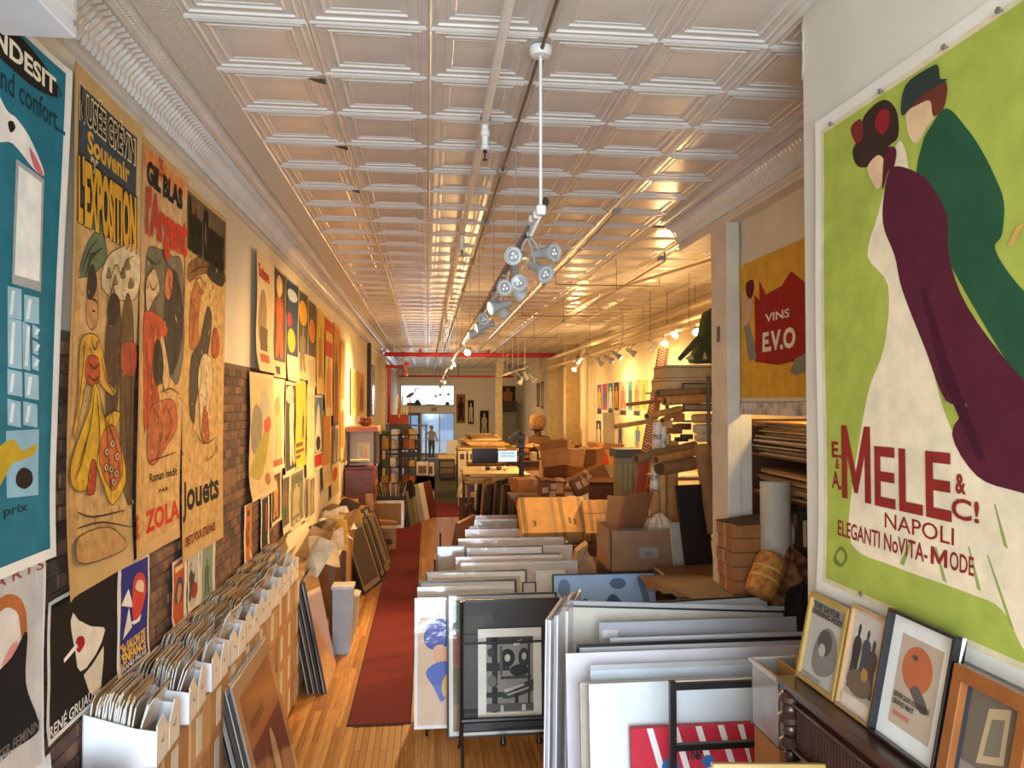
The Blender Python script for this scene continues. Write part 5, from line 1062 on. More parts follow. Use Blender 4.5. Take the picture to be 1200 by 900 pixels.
panel('padded_envelope', 'beige padded envelope with a red label by the white roll', 'envelope', (a.x, 5.98, a.z), (1, .1, 0), (.12, .12, .98), .26, .30, .03, face='c4a67c', pic='c8ab80', shapes=[(SQ(.2, .42, .6, .62), 'b8432c'), (SQ(.1, .7, .45, .88), 'd8ccb4')])
p = onY(911, 565, 5.98); o = MB().hollow((p.x-.02, 5.98, 1.325), (p.x, 6.02, p.z), .12, .012, 20, mat('c6bfb0', .7, .1)).build('paper_roll', None, smooth=True); tag(o, 'fat white paper roll standing under the wine poster', 'paper roll')
panel('dark_board', 'tall dark brown board leaning right of white roll', 'board', (onY(926, 600, 5.9).x, 5.9, 1.33), (1, 0, 0), (.12, .05, 1), .26, 1.1, .03, face='4a2c1a')
# shelf with paper stacks behind the opening
t = thing('paper_shelf', 'dark shelf unit of paper stacks behind opening under the wine poster', 'shelf', (3.2, 5.8, 0))
for z in (1.85, 2.20, 2.545): MB().bb(2.96, 3.8, 4.9, 6.8, z-.02, z).build('shelf_board', DW, t)
for y in (4.9, 6.8): MB().bb(2.97, 3.8, y-.015, y+.015, 0, 2.85).build('upright', DW, t)
z = 2.547; PC = ['c8a878', 'a88a60', 'd8c49a', '8a7054', 'b89a70', 'e0cfa6', '6a5440']
for k in range(19):
    h = random.uniform(.008, .02)
    if z+h > 2.84: break
    o = MB(Matrix.Translation((3.30+random.uniform(-.06, .06), 6.02+random.uniform(-.05, .05), z)) @ Matrix.Rotation(random.uniform(-.07, .07), 4, 'Z')).bb(-.33, .3, -.62, .62, 0, h-.001).build('paper_folder', mat(PC[k % 7], .8, .15, 8)); tag(o, f'{ORD[k] if k < 18 else "nineteenth"} folder from the bottom of upper paper stack', 'folder', 'upper paper stack'); z += h
o = MB(Matrix.Translation((3.28, 6.0, z))).bb(-.34, .3, -.66, .66, 0, .012).build('paper_folder', mat('d89a5a', .8, .1)); tag(o, 'bright orange sheet crowning the upper paper stack', 'folder', 'upper paper stack')
z = 2.202
for k in range(12):
    h = random.uniform(.014, .026)
    o = MB(Matrix.Translation((3.29+random.uniform(-.05, .05), 6.1+random.uniform(-.05, .05), z)) @ Matrix.Rotation(random.uniform(-.06, .06), 4, 'Z')).bb(-.3, .3, -.55, .55, 0, h-.001).build('kraft_folder', mat(['b08a58', 'c8a470', '9a7448'][k % 3], .85, .15, 8)); tag(o, f'{ORD[k]} kraft folder from bottom of lower paper stack', 'folder', 'lower paper stack'); z += h
for k in range(12):
    o = MB().bb(2.98, 3.2, 5.75+.075*k, 5.75+.075*k+random.uniform(.03, .06), 1.852, 2.05+random.uniform(0, .1)).build('old_book', mat(['5a3a28', 'c8b48c', '3a2a22', '8a6a48', '6a4a38'][k % 5], .7), bevel=.003); tag(o, f'{ORD[k]} old book in the row on the lowest visible shelf', 'book', 'old books under the paper stacks')

t = thing('clip_lamp', 'small clip lamp over the paper stacks behind wine poster wall', 'lamp', (3.2, 5.7, 3.3))
MB().bb(WV+.1, 3.2, 5.69, 5.71, 3.38, 3.40).build('arm', BLK, t); MB().lathe([(.03, .1), (.09, 0), (.095, 0), (.035, .11)], (3.2, 5.7, 3.28), n=14).build('shade', mat('c8b890', .5), t, smooth=True)
MB().lathe([(0, -.03), (.03, -.01), (.025, .03), (0, .06)], (3.2, 5.7, 3.30), n=10).build('bulb', GLOW, t, smooth=True)
l = bpy.data.lights.new('lamp_light', 'POINT'); l.energy = 9*LAMP; l.color = (1, .68, .25); l.shadow_soft_size = .05
o = bpy.data.objects.new('lamp_light', l); C.objects.link(o); o.parent = t; o.location = (0, 0, -.08)
# wrapped carton, leaning black panel and white board
table('packing_table', 'low packing table under plastic wrapped carton', 1.90, 2.92, 8.1, 9.3, .86, DW)
c = onY(752, 690, 8.6); t = thing('wrapped_carton', 'big brown carton wrapped in cloudy plastic film', 'carton', (2.42, 8.6, .86))
b = MB(); X0, X1, Ya, Yb, Za, Zb = 1.99, 2.85, 8.25, 8.95, .862, 1.60
for q in ((X0, X0+.01, Ya, Yb), (X1-.01, X1, Ya, Yb), (X0, X1, Ya, Ya+.01), (X0, X1, Yb-.01, Yb)): b.bb(*q, Za, Zb)
b.bb(X0, X1, Ya, Yb, Za, Za+.3); b.build('body', CARD('a2744a'), t)
def film(u, v):
    a = u*2*PI; sx = max(-1, min(1, 1.35*math.cos(a))); sy = max(-1, min(1, 1.35*math.sin(a))); wv = .012+.010*noise.noise(Vector((u*30, v*9, 1)))+.02*max(0, v-.93)/.07*noise.noise(Vector((u*12, 3, 0)))
    return ((X0+X1)/2+sx*((X1-X0)/2+wv), (Ya+Yb)/2+sy*((Yb-Ya)/2+wv), Za+v*(Zb-Za+.035))
MB().grid(film, 80, 16).build('plastic_film', mat('8a837a', .2, 0, 9, alpha=.25, coat=1, bump=.8, bscale=6), t, smooth=True, recalc=False)
MB().bb(X0+.05, X1-.3, Ya+.1, Yb-.1, 1.45, 1.52).build('inner_flap', CARD('c79a62'), t)
MB(Matrix.Translation((2.33, 8.7, 1.5)) @ Matrix.Rotation(.5, 4, 'Z') @ Matrix.Rotation(.35, 4, 'X')).bb(-.2, .2, -.006, .006, 0, .5).build('flap', CARD('8a5a34'), t)
MB(Matrix.Translation((2.2, 8.75, 1.5)) @ Matrix.Rotation(-.5, 4, 'Z') @ Matrix.Rotation(-.2, 4, 'X')).bb(-.15, .12, -.006, .006, 0, .42).build('flap', CARD('9c6a3e'), t)
MB().bb(2.30, 2.52, 8.234, 8.237, 1.30, 1.42).build('shipping_label', mat('8a8478', .5), t)
MB().bb(2.70, 2.80, 8.234, 8.237, .96, 1.06).build('shipping_label', mat('9a9488', .5), t)
heap('packing_paper', 'crumpled pale packing paper bulging from wrapped carton', (2.66, 8.65, 1.50), (.17, .2, .2), 'c8b898', 3, 'e0d4bc', 'paper')
a = onY(803, 575, 7.98)
panel('glossy_black_board', 'tall glossy black panel leaning by the white column', 'board', (2.86, 7.85, .03), (1, .25, 0), (-.09, .10, .99), .34, 2.10, .035, face='0a0a0b')
panel('white_panel', 'grey-white curved board standing left of the black panel', 'board', (2.72, 7.95, .03), (1, .4, 0), (-.06, .10, .99), .22, 1.68, .02, face='b0a898')
carton('long brown carton slanting behind the wrapped one', (0, 0, 0), (.75, .3, .2), 0, 'b98450', False, M=Matrix.Translation((2.80, 9.15, 1.42)) @ Matrix.Rotation(-.38, 4, 'Y'))
t = thing('paper_bag', 'brown paper shopping bag standing behind bin prints', 'bag', (1.65, 9.2, 0)); a = onY(672, 636, 9.2); e = onY(697, 670, 9.2)
MB().prism([(a.x-.02, 9.1, .9), (e.x+.02, 9.1, .9), (e.x-.1, 9.15, a.z-.08), (a.x+.17, 9.14, a.z), (a.x+.04, 9.15, a.z-.1)], (0, .2, 0)).build('body', mat('a58560', .8, .1, bump=.1, bscale=9), t)
MB().prism([(a.x+.08, 9.09, a.z-.12), (e.x-.05, 9.085, a.z-.15), (e.x, 9.08, .92)], (0, .012, 0)).build('folded_side', mat('b3936c', .8), t)
table('bag_stand', 'small dark stand under the paper bag', 1.45, 1.95, 8.95, 9.45, .895, DW)
# tilted sealed cartons
table('carton_table', 'long table under the tilted sealed cartons', 1.25, 2.95, 10.4, 11.9, 1.05, DW)
T1 = Matrix.Translation((1.77, 10.72, 1.16)) @ Matrix.Rotation(.03, 4, 'Z') @ Matrix.Rotation(.78, 4, 'X')
t = carton('large sealed carton tilted towards the camera with tape bands', (0, 0, 0), (.95, .62, .20), 0, 'cc9a58', False, M=T1 @ Matrix.Translation((0, .20, -.02)))
for x in (-.42, .12, .40): MB(T1 @ Matrix.Translation((0, .20, -.02))).bb(x-.03, x+.03, -.311, .311, .06, .2015).build('tape_band', mat('9a7a4c', .35, coat=.3), t)
for (x, y) in ((-.30, -.2), (.2, -.16), (.27, -.18)): MB(T1 @ Matrix.Translation((0, .20, -.02))).bb(x, x+.035, y, y+.1, .2, .2022).build('printed_mark', mat('7a5a34'), t)
T2 = Matrix.Translation((2.43, 10.62, 1.13)) @ Matrix.Rotation(-.05, 4, 'Z') @ Matrix.Rotation(.85, 4, 'X')
t = carton('smaller sealed carton tilted beside large one', (0, 0, 0), (.50, .55, .2), 0, 'c8955a', False, M=T2 @ Matrix.Translation((0, .2, 0)))
for x in (-.15, .06): MB(T2 @ Matrix.Translation((0, .2, 0))).bb(x-.025, x+.025, -.276, .276, .06, .2015).build('tape_band', mat('9a7a4c', .35, coat=.3), t)
MB(T2 @ Matrix.Translation((0, .2, 0))).bb(-.25, .25, .045, .05, .2, .2022).build('seam', mat('5a3f24'), t)
# heap of opened cartons behind
table('heap_table', 'table under the heap of opened cartons', 1.45, 3.4, 12.4, 14.0, 1.37, DW)
def tilted(label, px, py, Y, d, rx, ry, rz, col, **k):
    p = onY(px, py, Y); return carton(label, (0, 0, 0), d, 0, col, False, M=Matrix.Translation(p) @ Matrix.Rotation(rz, 4, 'Z') @ Matrix.Rotation(ry, 4, 'Y') @ Matrix.Rotation(rx, 4, 'X'), **k)
t = tilted('dark brown carton with three pale bars printed on its side', 695, 572, 12.9, (.65, .3, .32), 0, -.45, 0, '7a4e2c'); M = Matrix.Translation(onY(695, 572, 12.9)) @ Matrix.Rotation(-.45, 4, 'Y')
for k in range(3): MB(M).bb(-.26+.11*k, -.18+.11*k, -.153, -.1515, .12, .24).build('printed_bar', mat('c8b090', .7), t)
t = tilted('open brown carton flap with pale printed blocks', 645, 582, 12.6, (.40, .26, .24), 0, .12, .1, '7d5030', open_=2); M = Matrix.Translation(onY(645, 582, 12.6))
for q in ((-.16, .08), (-.02, .14), (-.04, .02)): MB(M).bb(q[0], q[0]+.1, -.16, -.158, q[1], q[1]+.09).build('printed_block', mat('b8a488', .7), t)
tilted('dark carton behind the small tilted one', 710, 592, 12.2, (.55, .4, .34), 0, 0, -.2, '6a4226', open_=2)
tilted('plain carton at the left end of the heap', 622, 575, 13.2, (.6, .5, .22), 0, 0, .2, 'a06a38')
tilted('small light carton perched in the heap', 655, 578, 12.5, (.12, .12, .25), 0, 0, 0, 'c08a50')
tilted('carton with raised flaps right of the heap', 742, 600, 11.6, (.34, .3, .32), 0, 0, .5, '9a6438', open_=1)
# pedestal and dark green box
p = onY(733, 575, 11.4); t = thing('pedestal', 'grey-green pedestal with dark square top', 'pedestal', (p.x, 11.4, 0)); 
MB().bb(p.x-.15, p.x+.15, 11.25, 11.55, 0, onY(733, 535, 11.4).z).build('shaft', mat('7d8068', .6, .1), t, bevel=.01)
for s_ in (-.08, 0, .08): MB().bb(p.x+s_-.012, p.x+s_+.012, 11.24, 11.25, .2, onY(733, 540, 11.4).z).build('flute', mat('6d705a', .6), t)
MB().bb(p.x-.2, p.x+.2, 11.2, 11.6, onY(733, 535, 11.4).z, onY(733, 525, 11.4).z).build('cap', mat('3f4440', .5, .2), t, bevel=.008)
p = onY(755, 560, 11.8); o = MB().bb(p.x-.12, p.x+.12, 11.7, 12.0, 0, onY(755, 540, 11.8).z).build('green_crate', mat('3a4a32', .7, .2), bevel=.01); tag(o, 'dark green crate standing right of the pedestal', 'crate')
p = onY(750, 528, 11.6); o = MB().lathe([(0, 0), (.06, 0), (.07, .02), (.07, .18), (.03, .25), (.03, .30), (0, .3)], (p.x+.02, 11.75, onY(755, 540, 11.8).z), n=14).build('jar', mat('d0c2a4', .4), smooth=True); tag(o, 'pale jar on the dark green crate', 'jar')
# cardboard tubes
KT = [mat('b98a50', .75, .15, 6), mat('a67c48', .75, .15, 6), mat('8a6a44', .75, .15, 6), mat('c89a5c', .7, .12, 6)]
def tube(label, A, YA, B, YB, r, k, group='cardboard tubes on the right'):
    a, e = onY(*A, YA), onY(*B, YB); t = thing('mailing_tube', label, 'tube', a, group)
    MB().hollow(a, e, r, .008, 14, KT[k]).build('shell', None, t, smooth=True); d = (e-a)
    MB().tube(a+d*.04, a+d*.045, r-.008, 12, m=mat('5a4028', .9)).build('end_plug', None, t); return t
tube('upper long tube crossing under the pale crates', (771, 461), 8.9, (845, 458), 9.3, .047, 2)
tube('thick golden tube below the upper long one', (778, 470), 8.8, (846, 466), 9.2, .055, 0)
tube('thin tube sticking out left towards bright posters', (735, 474), 8.6, (772, 470), 9.2, .022, 1)
tube('short stout tube pointing left above thin one', (758, 488), 8.6, (797, 479), 9.2, .04, 3)
tube('slender tube poking farthest left', (721, 500), 8.4, (764, 493), 9.1, .028, 3)
tube('short slanting tube behind stout one', (776, 493), 8.9, (802, 479), 9.4, .034, 0)
tube('long grey-brown tube over the standing tubes', (745, 538), 8.5, (814, 522), 9.1, .055, 2)
tube('long brown tube right under the grey-brown one', (768, 539), 8.4, (812, 530), 8.9, .05, 1)
tube('fat dark tube lying lowest', (773, 549), 8.7, (812, 543), 9.1, .085, 2)
tube('fat brown tube leaning beside the white column', (822, 522), 8.3, (838, 625), 8.0, .085, 2)
tube('upright brown tube with cut top, left of pair', (777, 553), 9.0, (776, 640), 9.0, .045, 0)
tube('upright tan tube with red band, right of pair', (788, 552), 9.0, (787, 640), 9.0, .07, 1)
tube('upright short tube in front of the blue-white roll', (768, 575), 9.0, (768, 650), 9.0, .06, 1)
for lb, A, B, r in (('white roll with blue lettered print standing upright', (771, 495), (764, 640), .06), ('second white roll with blue bands behind the first', (777, 500), (772, 640), .045)):
    a, e = onY(*A, 9.15), onY(*B, 9.15); t = thing('printed_roll', lb, 'paper roll', e, 'blue and white rolls'); MB().hollow(e, a, r, .008, 16, mat('d2ccc0', .5, .1)).build('shell', None, t, smooth=True); d = a-e
    for k in range(7): MB().tube(e+d*(.2+.11*k), e+d*(.2+.11*k+.045), r+.002, 16, m=mat('2c3f86' if k % 3 else '55524e', .5, .6, 30, second='c8c4ba'), cap=False).build('printed_band', None, t, smooth=True)
# patterned post (zigzag board)
a, e = onY(777, 408, 11.0), onY(757, 530, 10.6); t = thing('patterned_post', 'tall leaning board with dark red and white chevrons', 'board', e); W = (a-e).normalized(); U = Vector((1, 0, 0)); N = U.cross(W).normalized(); L = (a-e).length
M = Matrix((U, W, N)).transposed().to_4x4(); M.translation = e
MB(M).bb(-.06, .07, -e.z/W.z, L, -.05, 0).build('board', mat('8a3a24', .6, .15), t)
MB(M).bb(.07, .10, -e.z/W.z, L, -.06, .01).build('edge_strip', mat('a8622c', .5), t)
for k in range(38):
    y = k*L/38; o = MB(M)
    for s_ in (-1, 1): o.prism([(0, y, .001), (s_*.055, y+.035, .001), (s_*.055, y+.049, .001), (0, y+.014, .001)], (0, 0, .004))
    o.build('chevron', mat('dccdb0', .7), t)
# tall open shelf with crates and the green draped figure
SH = mat('9a7c50', .6, .15)
t = thing('tall_shelf', 'tall open shelf of tubes and crates behind the white column', 'shelf', (3.3, 9.6, 0))
for z in (1.3, 2.05, 2.45, 2.78, 3.14): MB().bb(2.92, 3.9, 9.35, 10.1, z-.025, z).build('shelf_board', SH, t)
for x in (3.06, 3.88):
    for y in (9.6, 10.08): MB().bb(x-.02, x+.02, y-.02, y+.02, 0, 3.14).build('upright', SH, t)
p = onY(832, 450, 8.9); o = MB().tube((p.x, 8.95, 0), (p.x, 8.95, onY(832, 440, 8.95).z), .022, 8).build('steel_pole', mat('4a4844', .4, metal=.5), smooth=True); tag(o, 'thin dark steel pole before the tall shelf', 'pole')
for k, (x0, x1, z0, z1, c_) in enumerate(((778, 848, 3.145, 3.31, 'c9b088'), (781, 848, 3.315, 3.48, 'b8a27c'))):
    a = onY(x0, 440, 9.45); e = onY(x1, 440, 9.45); t = thing('pale_crate', f'{["lower", "upper"][k]} pale beige crate on top of tall shelf', 'crate', ((a.x+e.x)/2, 9.7, z0)); MB().bb(a.x, e.x, 9.4, 10.0, z0, z1).build('body', mat(c_, .8, .08), t, bevel=.006); MB().bb(a.x-.004, e.x+.004, 9.394, 10.006, z1-.04, z1-.025).build('lid_seam', mat('8a7656'), t)
for k, (x0, x1, y0, y1) in enumerate(((800, 848, 449, 458), (801, 848, 473, 482))):
    a = onY(x0, y1, 9.25); e = onY(x1, y0, 9.25); panel('empty_picture', f'{["upper", "lower"][k]} black frame lying edge-on in the tall shelf', 'frame', (a.x, 9.26, a.z), (1, 0, 0), (0, .05, 1), e.x-a.x, e.z-a.z, .03, face='8a7a58', frame='1c1714', fw=.015, pic='9a8a66')
for k, (x0, x1, y0, y1, c_) in enumerate(((814, 848, 497, 508, 'd8c8a8'), (816, 848, 508, 518, 'e0d4b8'), (812, 848, 485, 496, 'c8a468'), (832, 850, 518, 540, 'd4c6ac'))):
    a = onY(x0, y1, 9.1); e = onY(x1, y0, 9.1); r_ = (e.z-a.z)/2; l_ = e.x-a.x; o = MB().lathe([(0, 0), (r_*.8, .01), (r_, .04), (r_*1.04, l_*.5), (r_*.95, l_-.04), (r_*.8, l_), (0, l_)], (a.x, 9.15, a.z+r_), (1, 0, 0), 14).build('wrapped_bundle', mat(c_, .75, .1), smooth=True, recalc=False); tag(o, ['cream wrapped bundle in the tall shelf', 'white wrapped bundle under the cream one', 'tan wrapped bundle above the cream one', 'pale bundle half behind column'][k], 'bundle', 'bundles in the tall shelf')
for k, (px, py, w_, h_, c_) in enumerate(((783, 497, .10, .1, 'c8a060'), (792, 503, .14, .12, '8a5a34'), (803, 500, .12, .08, '5a3a26'), (780, 515, .1, .12, 'd0c0a0'), (790, 520, .08, .07, 'c8904a'), (800, 515, .16, .05, '2c2420'), (797, 489, .06, .1, 'b0702c'), (806, 512, .1, .06, '4a5a3c'))):
    a = onY(px, py, 9.35); o = MB(Matrix.Translation((a.x, 9.4, a.z-h_/2)) @ Matrix.Rotation(.3*k, 4, 'Z')).bb(-w_/2, w_/2, -.07, .07, 0, h_).build('small_box', mat(c_, .7, .15), bevel=.004); tag(o, ['golden', 'brown', 'dark brown', 'cream', 'orange', 'flat black', 'amber', 'olive'][k]+' small box among clutter of tall shelf', 'box', 'small boxes in tall shelf')
t = thing('draped_figure', 'dark green draped cloth figure on pale crates', 'drapery', (3.2, 9.7, 3.48)); GR = mat('3f4a34', .85, .25, 8, bump=.2, bscale=20)
pts = [(838, 425), (812, 425), (817, 410), (822, 395), (826, 378), (829, 366), (834, 362), (840, 364), (846, 372), (848, 425)]
MB().prism([onY(x, y, 9.5) for x, y in smooth_pts(pts, 2)], (0, .22, 0)).build('cloth', GR, t, bevel=.03)
MB().tube(onY(820, 396, 9.45), onY(796, 421, 9.35), .05, 10, .03).build('arm', GR, t, smooth=True); MB().lathe([(0, -.05), (.05, -.03), (.055, .02), (.03, .06), (0, .07)], onY(834, 367, 9.6), n=12).build('head', GR, t, smooth=True)
for (A, B) in (((803, 421), (810, 415)), ((824, 421), (826, 412))): MB().prism([onY(A[0], A[1], 9.34), onY(B[0]+3, A[1], 9.34), onY(B[0], B[1], 9.36)], (0, .02, 0)).build('pale_lining', mat('b0ac94', .8), t)
# ============================================================ FAR HALF OF THE ROOM
GLASS = mat('c4dcf2', .03, 0, alpha=.35, coat=.6); CLEAR = mat('eef4fa', .02, 0, alpha=.12); ALU = mat('9aa0a2', .4, .05)
w1 = struct(MB().bb(-1.5, 1.5, YE+.02, YE+.1, 2.85, 2.90).bb(-1.5, 1.5, YE+.02, YE+.1, 3.95, 4.0).bb(-1.5, -1.44, YE+.02, YE+.1, 2.9, 3.95).bb(1.44, 1.5, YE+.02, YE+.1, 2.9, 3.95).build('window_1', ALU))
MB().bb(-1.44, 1.44, YE+.05, YE+.056, 2.9, 3.95).build('pane', CLEAR, w1)
w2 = struct(MB().bb(-.35, 1.5, YE+.02, YE+.1, 0, .2).bb(-.35, 1.5, YE+.02, YE+.1, 2.38, 2.45).bb(-.40, -.30, YE+.02, YE+.1, 0, 2.45).bb(.64, .70, YE+.02, YE+.1, .2, 2.4).bb(1.44, 1.5, YE+.02, YE+.1, 0, 2.45).build('window_2', ALU))
for a, b_ in ((-.3, .64), (.70, 1.44)): MB().bb(a, b_, YE+.05, YE+.056, .2, 2.38).build('pane', GLASS, w2)
d1 = struct(MB().bb(-1.5, -1.38, YE+.02, YE+.1, 0, 2.45).bb(-.52, -.40, YE+.02, YE+.1, 0, 2.45).bb(-1.38, -.52, YE+.02, YE+.1, 2.3, 2.45).bb(-1.38, -.52, YE+.02, YE+.1, 0, .3).bb(-.98, -.9, YE+.02, YE+.1, .3, 2.3).build('door_1', mat('3f4346', .5)))
for a, b_ in ((-1.38, -.98), (-.9, -.52)): MB().bb(a, b_, YE+.05, YE+.056, .3, 2.3).build('pane', GLASS, d1)
MB().tube((-.86, YE, .9), (-.86, YE, 1.3), .015, 8).build('door_handle', ALU, d1)
o = MB().box((.35, YE-.02, 2.62), (.3, .03, .2)).build('wall_notice', mat('7a8a78', .6)); tag(o, 'small grey-green notice on the lintel over street door', 'sign')
MB_ = MB().bb(-30, 30, YE+.35, 75, -.2, -.02); o = MB_.build('street', mat('8f969c', .9, .1)); struct(o)
t = thing('street_building', 'pale blue-grey building across the street', 'building', (0, 62, 0)); MB().bb(-14, 14, 62, 66, 0, 2.75).build('wall', mat('a9c2da', .8, .05), t)
for x in (-4.2, -1.6, 1, 3.6): MB().bb(x, x+1.6, 61.9, 62, .9, 2.3).build('window', mat('6f93b8', .2), t)
# things on the sill above the street door
def sill(label, x, prof, name='ornament', cat='ornament', col='3a342e'):
    o = MB().lathe(prof, (x, YE-.12, 2.86), n=12).build(name, mat(col, .6), smooth=True); return tag(o, label, cat, 'ornaments on the street sill')
struct(MB().bb(-1.5, 1.5, YE-.25, YE+.02, 2.80, 2.855).build('window_sill', mat('b0aca0', .6)))
sill('low dark bowl on the sill at left', -.95, [(0, 0), (.12, 0), (.24, .08), (.2, .14), (0, .16)], 'bowl', 'bowl')
sill('dark conical figure on street sill', -.55, [(0, 0), (.2, 0), (.22, .1), (.1, .25), (.05, .32), (0, .34)])
sill('flat dark dish in the middle of street sill', .15, [(0, 0), (.2, 0), (.28, .05), (0, .07)], 'dish', 'dish')
sill('small dark ball at right end of street sill', 1.1, [(0, 0), (.1, .02), (.13, .1), (.09, .18), (0, .2)])
t = thing('heron_figure', 'dark long-legged bird figure hanging before the high street window', 'figure', (-.9, YE-.3, 3.3)); HR_ = mat('6a6e70', .6)
MB().lathe([(0, -.28), (.05, -.22), (.11, 0), (.08, .16), (0, .26)], (-.95, YE-.3, 3.42), (.85, 0, .5), 12).build('body', HR_, t, smooth=True)
MB().path([(-.78, YE-.3, 3.52), (-.66, YE-.3, 3.62), (-.70, YE-.3, 3.75), (-.62, YE-.3, 3.80), (-.5, YE-.3, 3.76)], .028, 6).build('neck', HR_, t, smooth=True)
for x in (-1.0, -.92): MB().path([(x, YE-.3, 3.35), (x-.03, YE-.3, 3.12), (x, YE-.3, 2.87)], .012, 6).build('leg', HR_, t, smooth=True)
for k, (x, z) in enumerate(((.45, 3.35), (.7, 3.42), (1.15, 3.45))):
    o = MB().lathe([(0, -.06), (.07, -.02), (.09, .03), (.03, .08), (0, .09)], (x, YE-.3, z), n=10).tube((x, YE-.3, z+.08), (x, YE-.3, ZC-.02), .004, 5).build('hanging_ornament', HR_, smooth=True); tag(o, ['left', 'middle', 'right'][k]+' small ornament hanging in high street window', 'ornament', 'ornaments hanging in street window')

# people near the street door: one continuous skinned body each
def person(label, loc, rz, shirt, trouser, hair, arm_out):
    J = {'hip': (0, 0, .95, .15), 'belly': (0, 0, 1.1, .15), 'chest': (0, .0, 1.32, .165), 'neck': (0, .01, 1.5, .06), 'chin': (0, -.01, 1.56, .075), 'head': (0, -.01, 1.65, .105), 'crown': (0, .0, 1.74, .07),
         'ls': (-.19, 0, 1.42, .065), 'le': (-.30, .02, 1.13, .05), 'lw': (-.26, -.16, .95, .036), 'lh': (-.25, -.22, .90, .03), 'rs': (.19, 0, 1.42, .065), 're': (.36 if arm_out else .27, .02, 1.18, .05), 'rw': (.22 if arm_out else .25, -.12, 1.0, .036), 'rh': (.16 if arm_out else .25, -.15, .98, .03),
         'lt': (-.1, 0, .86, .10), 'lk': (-.11, -.03, .48, .075), 'la': (-.11, .02, .10, .05), 'lf': (-.12, -.14, .05, .045), 'rt': (.1, 0, .86, .10), 'rk': (.11, -.02, .48, .075), 'ra': (.11, .02, .10, .05), 'rf': (.12, -.14, .05, .045)}
    E_ = [('hip', 'belly'), ('belly', 'chest'), ('chest', 'neck'), ('neck', 'chin'), ('chin', 'head'), ('head', 'crown'), ('chest', 'ls'), ('ls', 'le'), ('le', 'lw'), ('lw', 'lh'), ('chest', 'rs'), ('rs', 're'), ('re', 'rw'), ('rw', 'rh'), ('hip', 'lt'), ('lt', 'lk'), ('lk', 'la'), ('la', 'lf'), ('hip', 'rt'), ('rt', 'rk'), ('rk', 'ra'), ('ra', 'rf')]
    ks = list(J); me = bpy.data.meshes.new('body'); me.from_pydata([J[k][:3] for k in ks], [(ks.index(a), ks.index(b_)) for a, b_ in E_], [])
    o = bpy.data.objects.new('body', me); C.objects.link(o); md = o.modifiers.new('s', 'SKIN'); 
    for v, k in zip(me.skin_vertices[0].data, ks): v.radius = (J[k][3], J[k][3]*(.72 if k in ('hip', 'belly', 'chest') else 1)); v.use_root = k == 'hip'
    o.modifiers.new('u', 'SUBSURF').levels = 1
    bpy.context.view_layer.update(); me2 = bpy.data.meshes.new_from_object(o.evaluated_get(bpy.context.evaluated_depsgraph_get())); bpy.data.objects.remove(o)
    for h in ('c99a7a', shirt, trouser, '2a2422'): me2.materials.append(mat(h, .8, .08))
    for p in me2.polygons:
        c = p.center; p.use_smooth = True; arm = abs(c.x) > .2
        p.material_index = 0 if c.z > 1.5 or (arm and c.z < 1.2) else 1 if c.z > .98 else 3 if c.z < .09 else 2
    t = thing('person', label, 'person', loc); t.rotation_euler.z = rz; b_ = link('body', me2, t)
    MB().lathe([(.112, -.02), (.118, .04), (.10, .09), (.06, .125), (0, .135)], (0, .015, 1.65), n=14).build('hair', mat(hair, .9), t, smooth=True, local=True)
    f = MB().lathe([(0, 0), (.012, .003), (0, .03)], (0, -.11, 1.645), (0, -1, -.3), 8)
    f.build('nose', mat('c08f70', .8), t, local=True)
    for s_ in (-1, 1):
        MB().lathe([(0, 0), (.012, .002), (0, .006)], (s_*.035, -.103, 1.67), (0, -1, 0), 8).build('eye', mat('2a2220', .4), t, local=True)
        MB().lathe([(0, -.012), (.02, -.006), (.02, .006), (0, .012)], (s_*.108, .0, 1.645), (1, 0, 0), 8).build('ear', mat('c08f70', .8), t, local=True)
    MB().box((0, -.107, 1.60), (.04, .006, .01)).build('mouth', mat('9a5a4c', .7), t, local=True)
    return t
person('person in a pale grey shirt standing by the street door', (.22, 41.6, .01), 2.6, 'b0a89c', '5a5650', '8a8078', True)
person('dark-haired person in beige shirt behind the black railing', (-.78, 37.6, .01), .5, 'c8a878', '4a4440', '1f1a18', False)

# left far: pilaster, pipes, shelving, railing
for k, (px, w_) in enumerate(((430, .1), (448, .14))):
    p = onX(px, 470, XL); o = MB().bb(XL, XL+.10, p.y, p.y+w_*2, 0, 4.65).build(f'trim_{5+k}', mat(['3a2a20', 'c2a878'][k], .6)); struct(o)
panel('narrow_mirror', 'narrow silvery mirror panel high on left wall past dark strip', 'mirror', (XL+.05, onX(434, 470, XL).y, 2.6), (0, 1, 0), (0, 0, 1), 1.0, 1.5, .03, face='b8b4a8', frame='6a5a48', fw=.05, pic='c4c2bc', gloss=True)
t = thing('shelving', 'dark open shelving of papers and boxes before the railing', 'shelf', (-.9, 24.5, 0))
for z in (.5, 1.0, 1.55, 2.0): MB().bb(-1.5, -.25, 24.2, 24.9, z-.03, z).build('shelf_board', mat('3a2a20', .6), t)
for x in (-1.48, -.85, -.27): MB().bb(x-.05, x+.05, 24.2, 24.9, 0, 2.0).build('upright', mat('241c18', .6), t)
SC = ['c89a58', 'd8c49a', '8a4a28', 'b0702c', '4a6a4a', 'e0d4b8', '5a3a28', 'c8a468']
n = 0
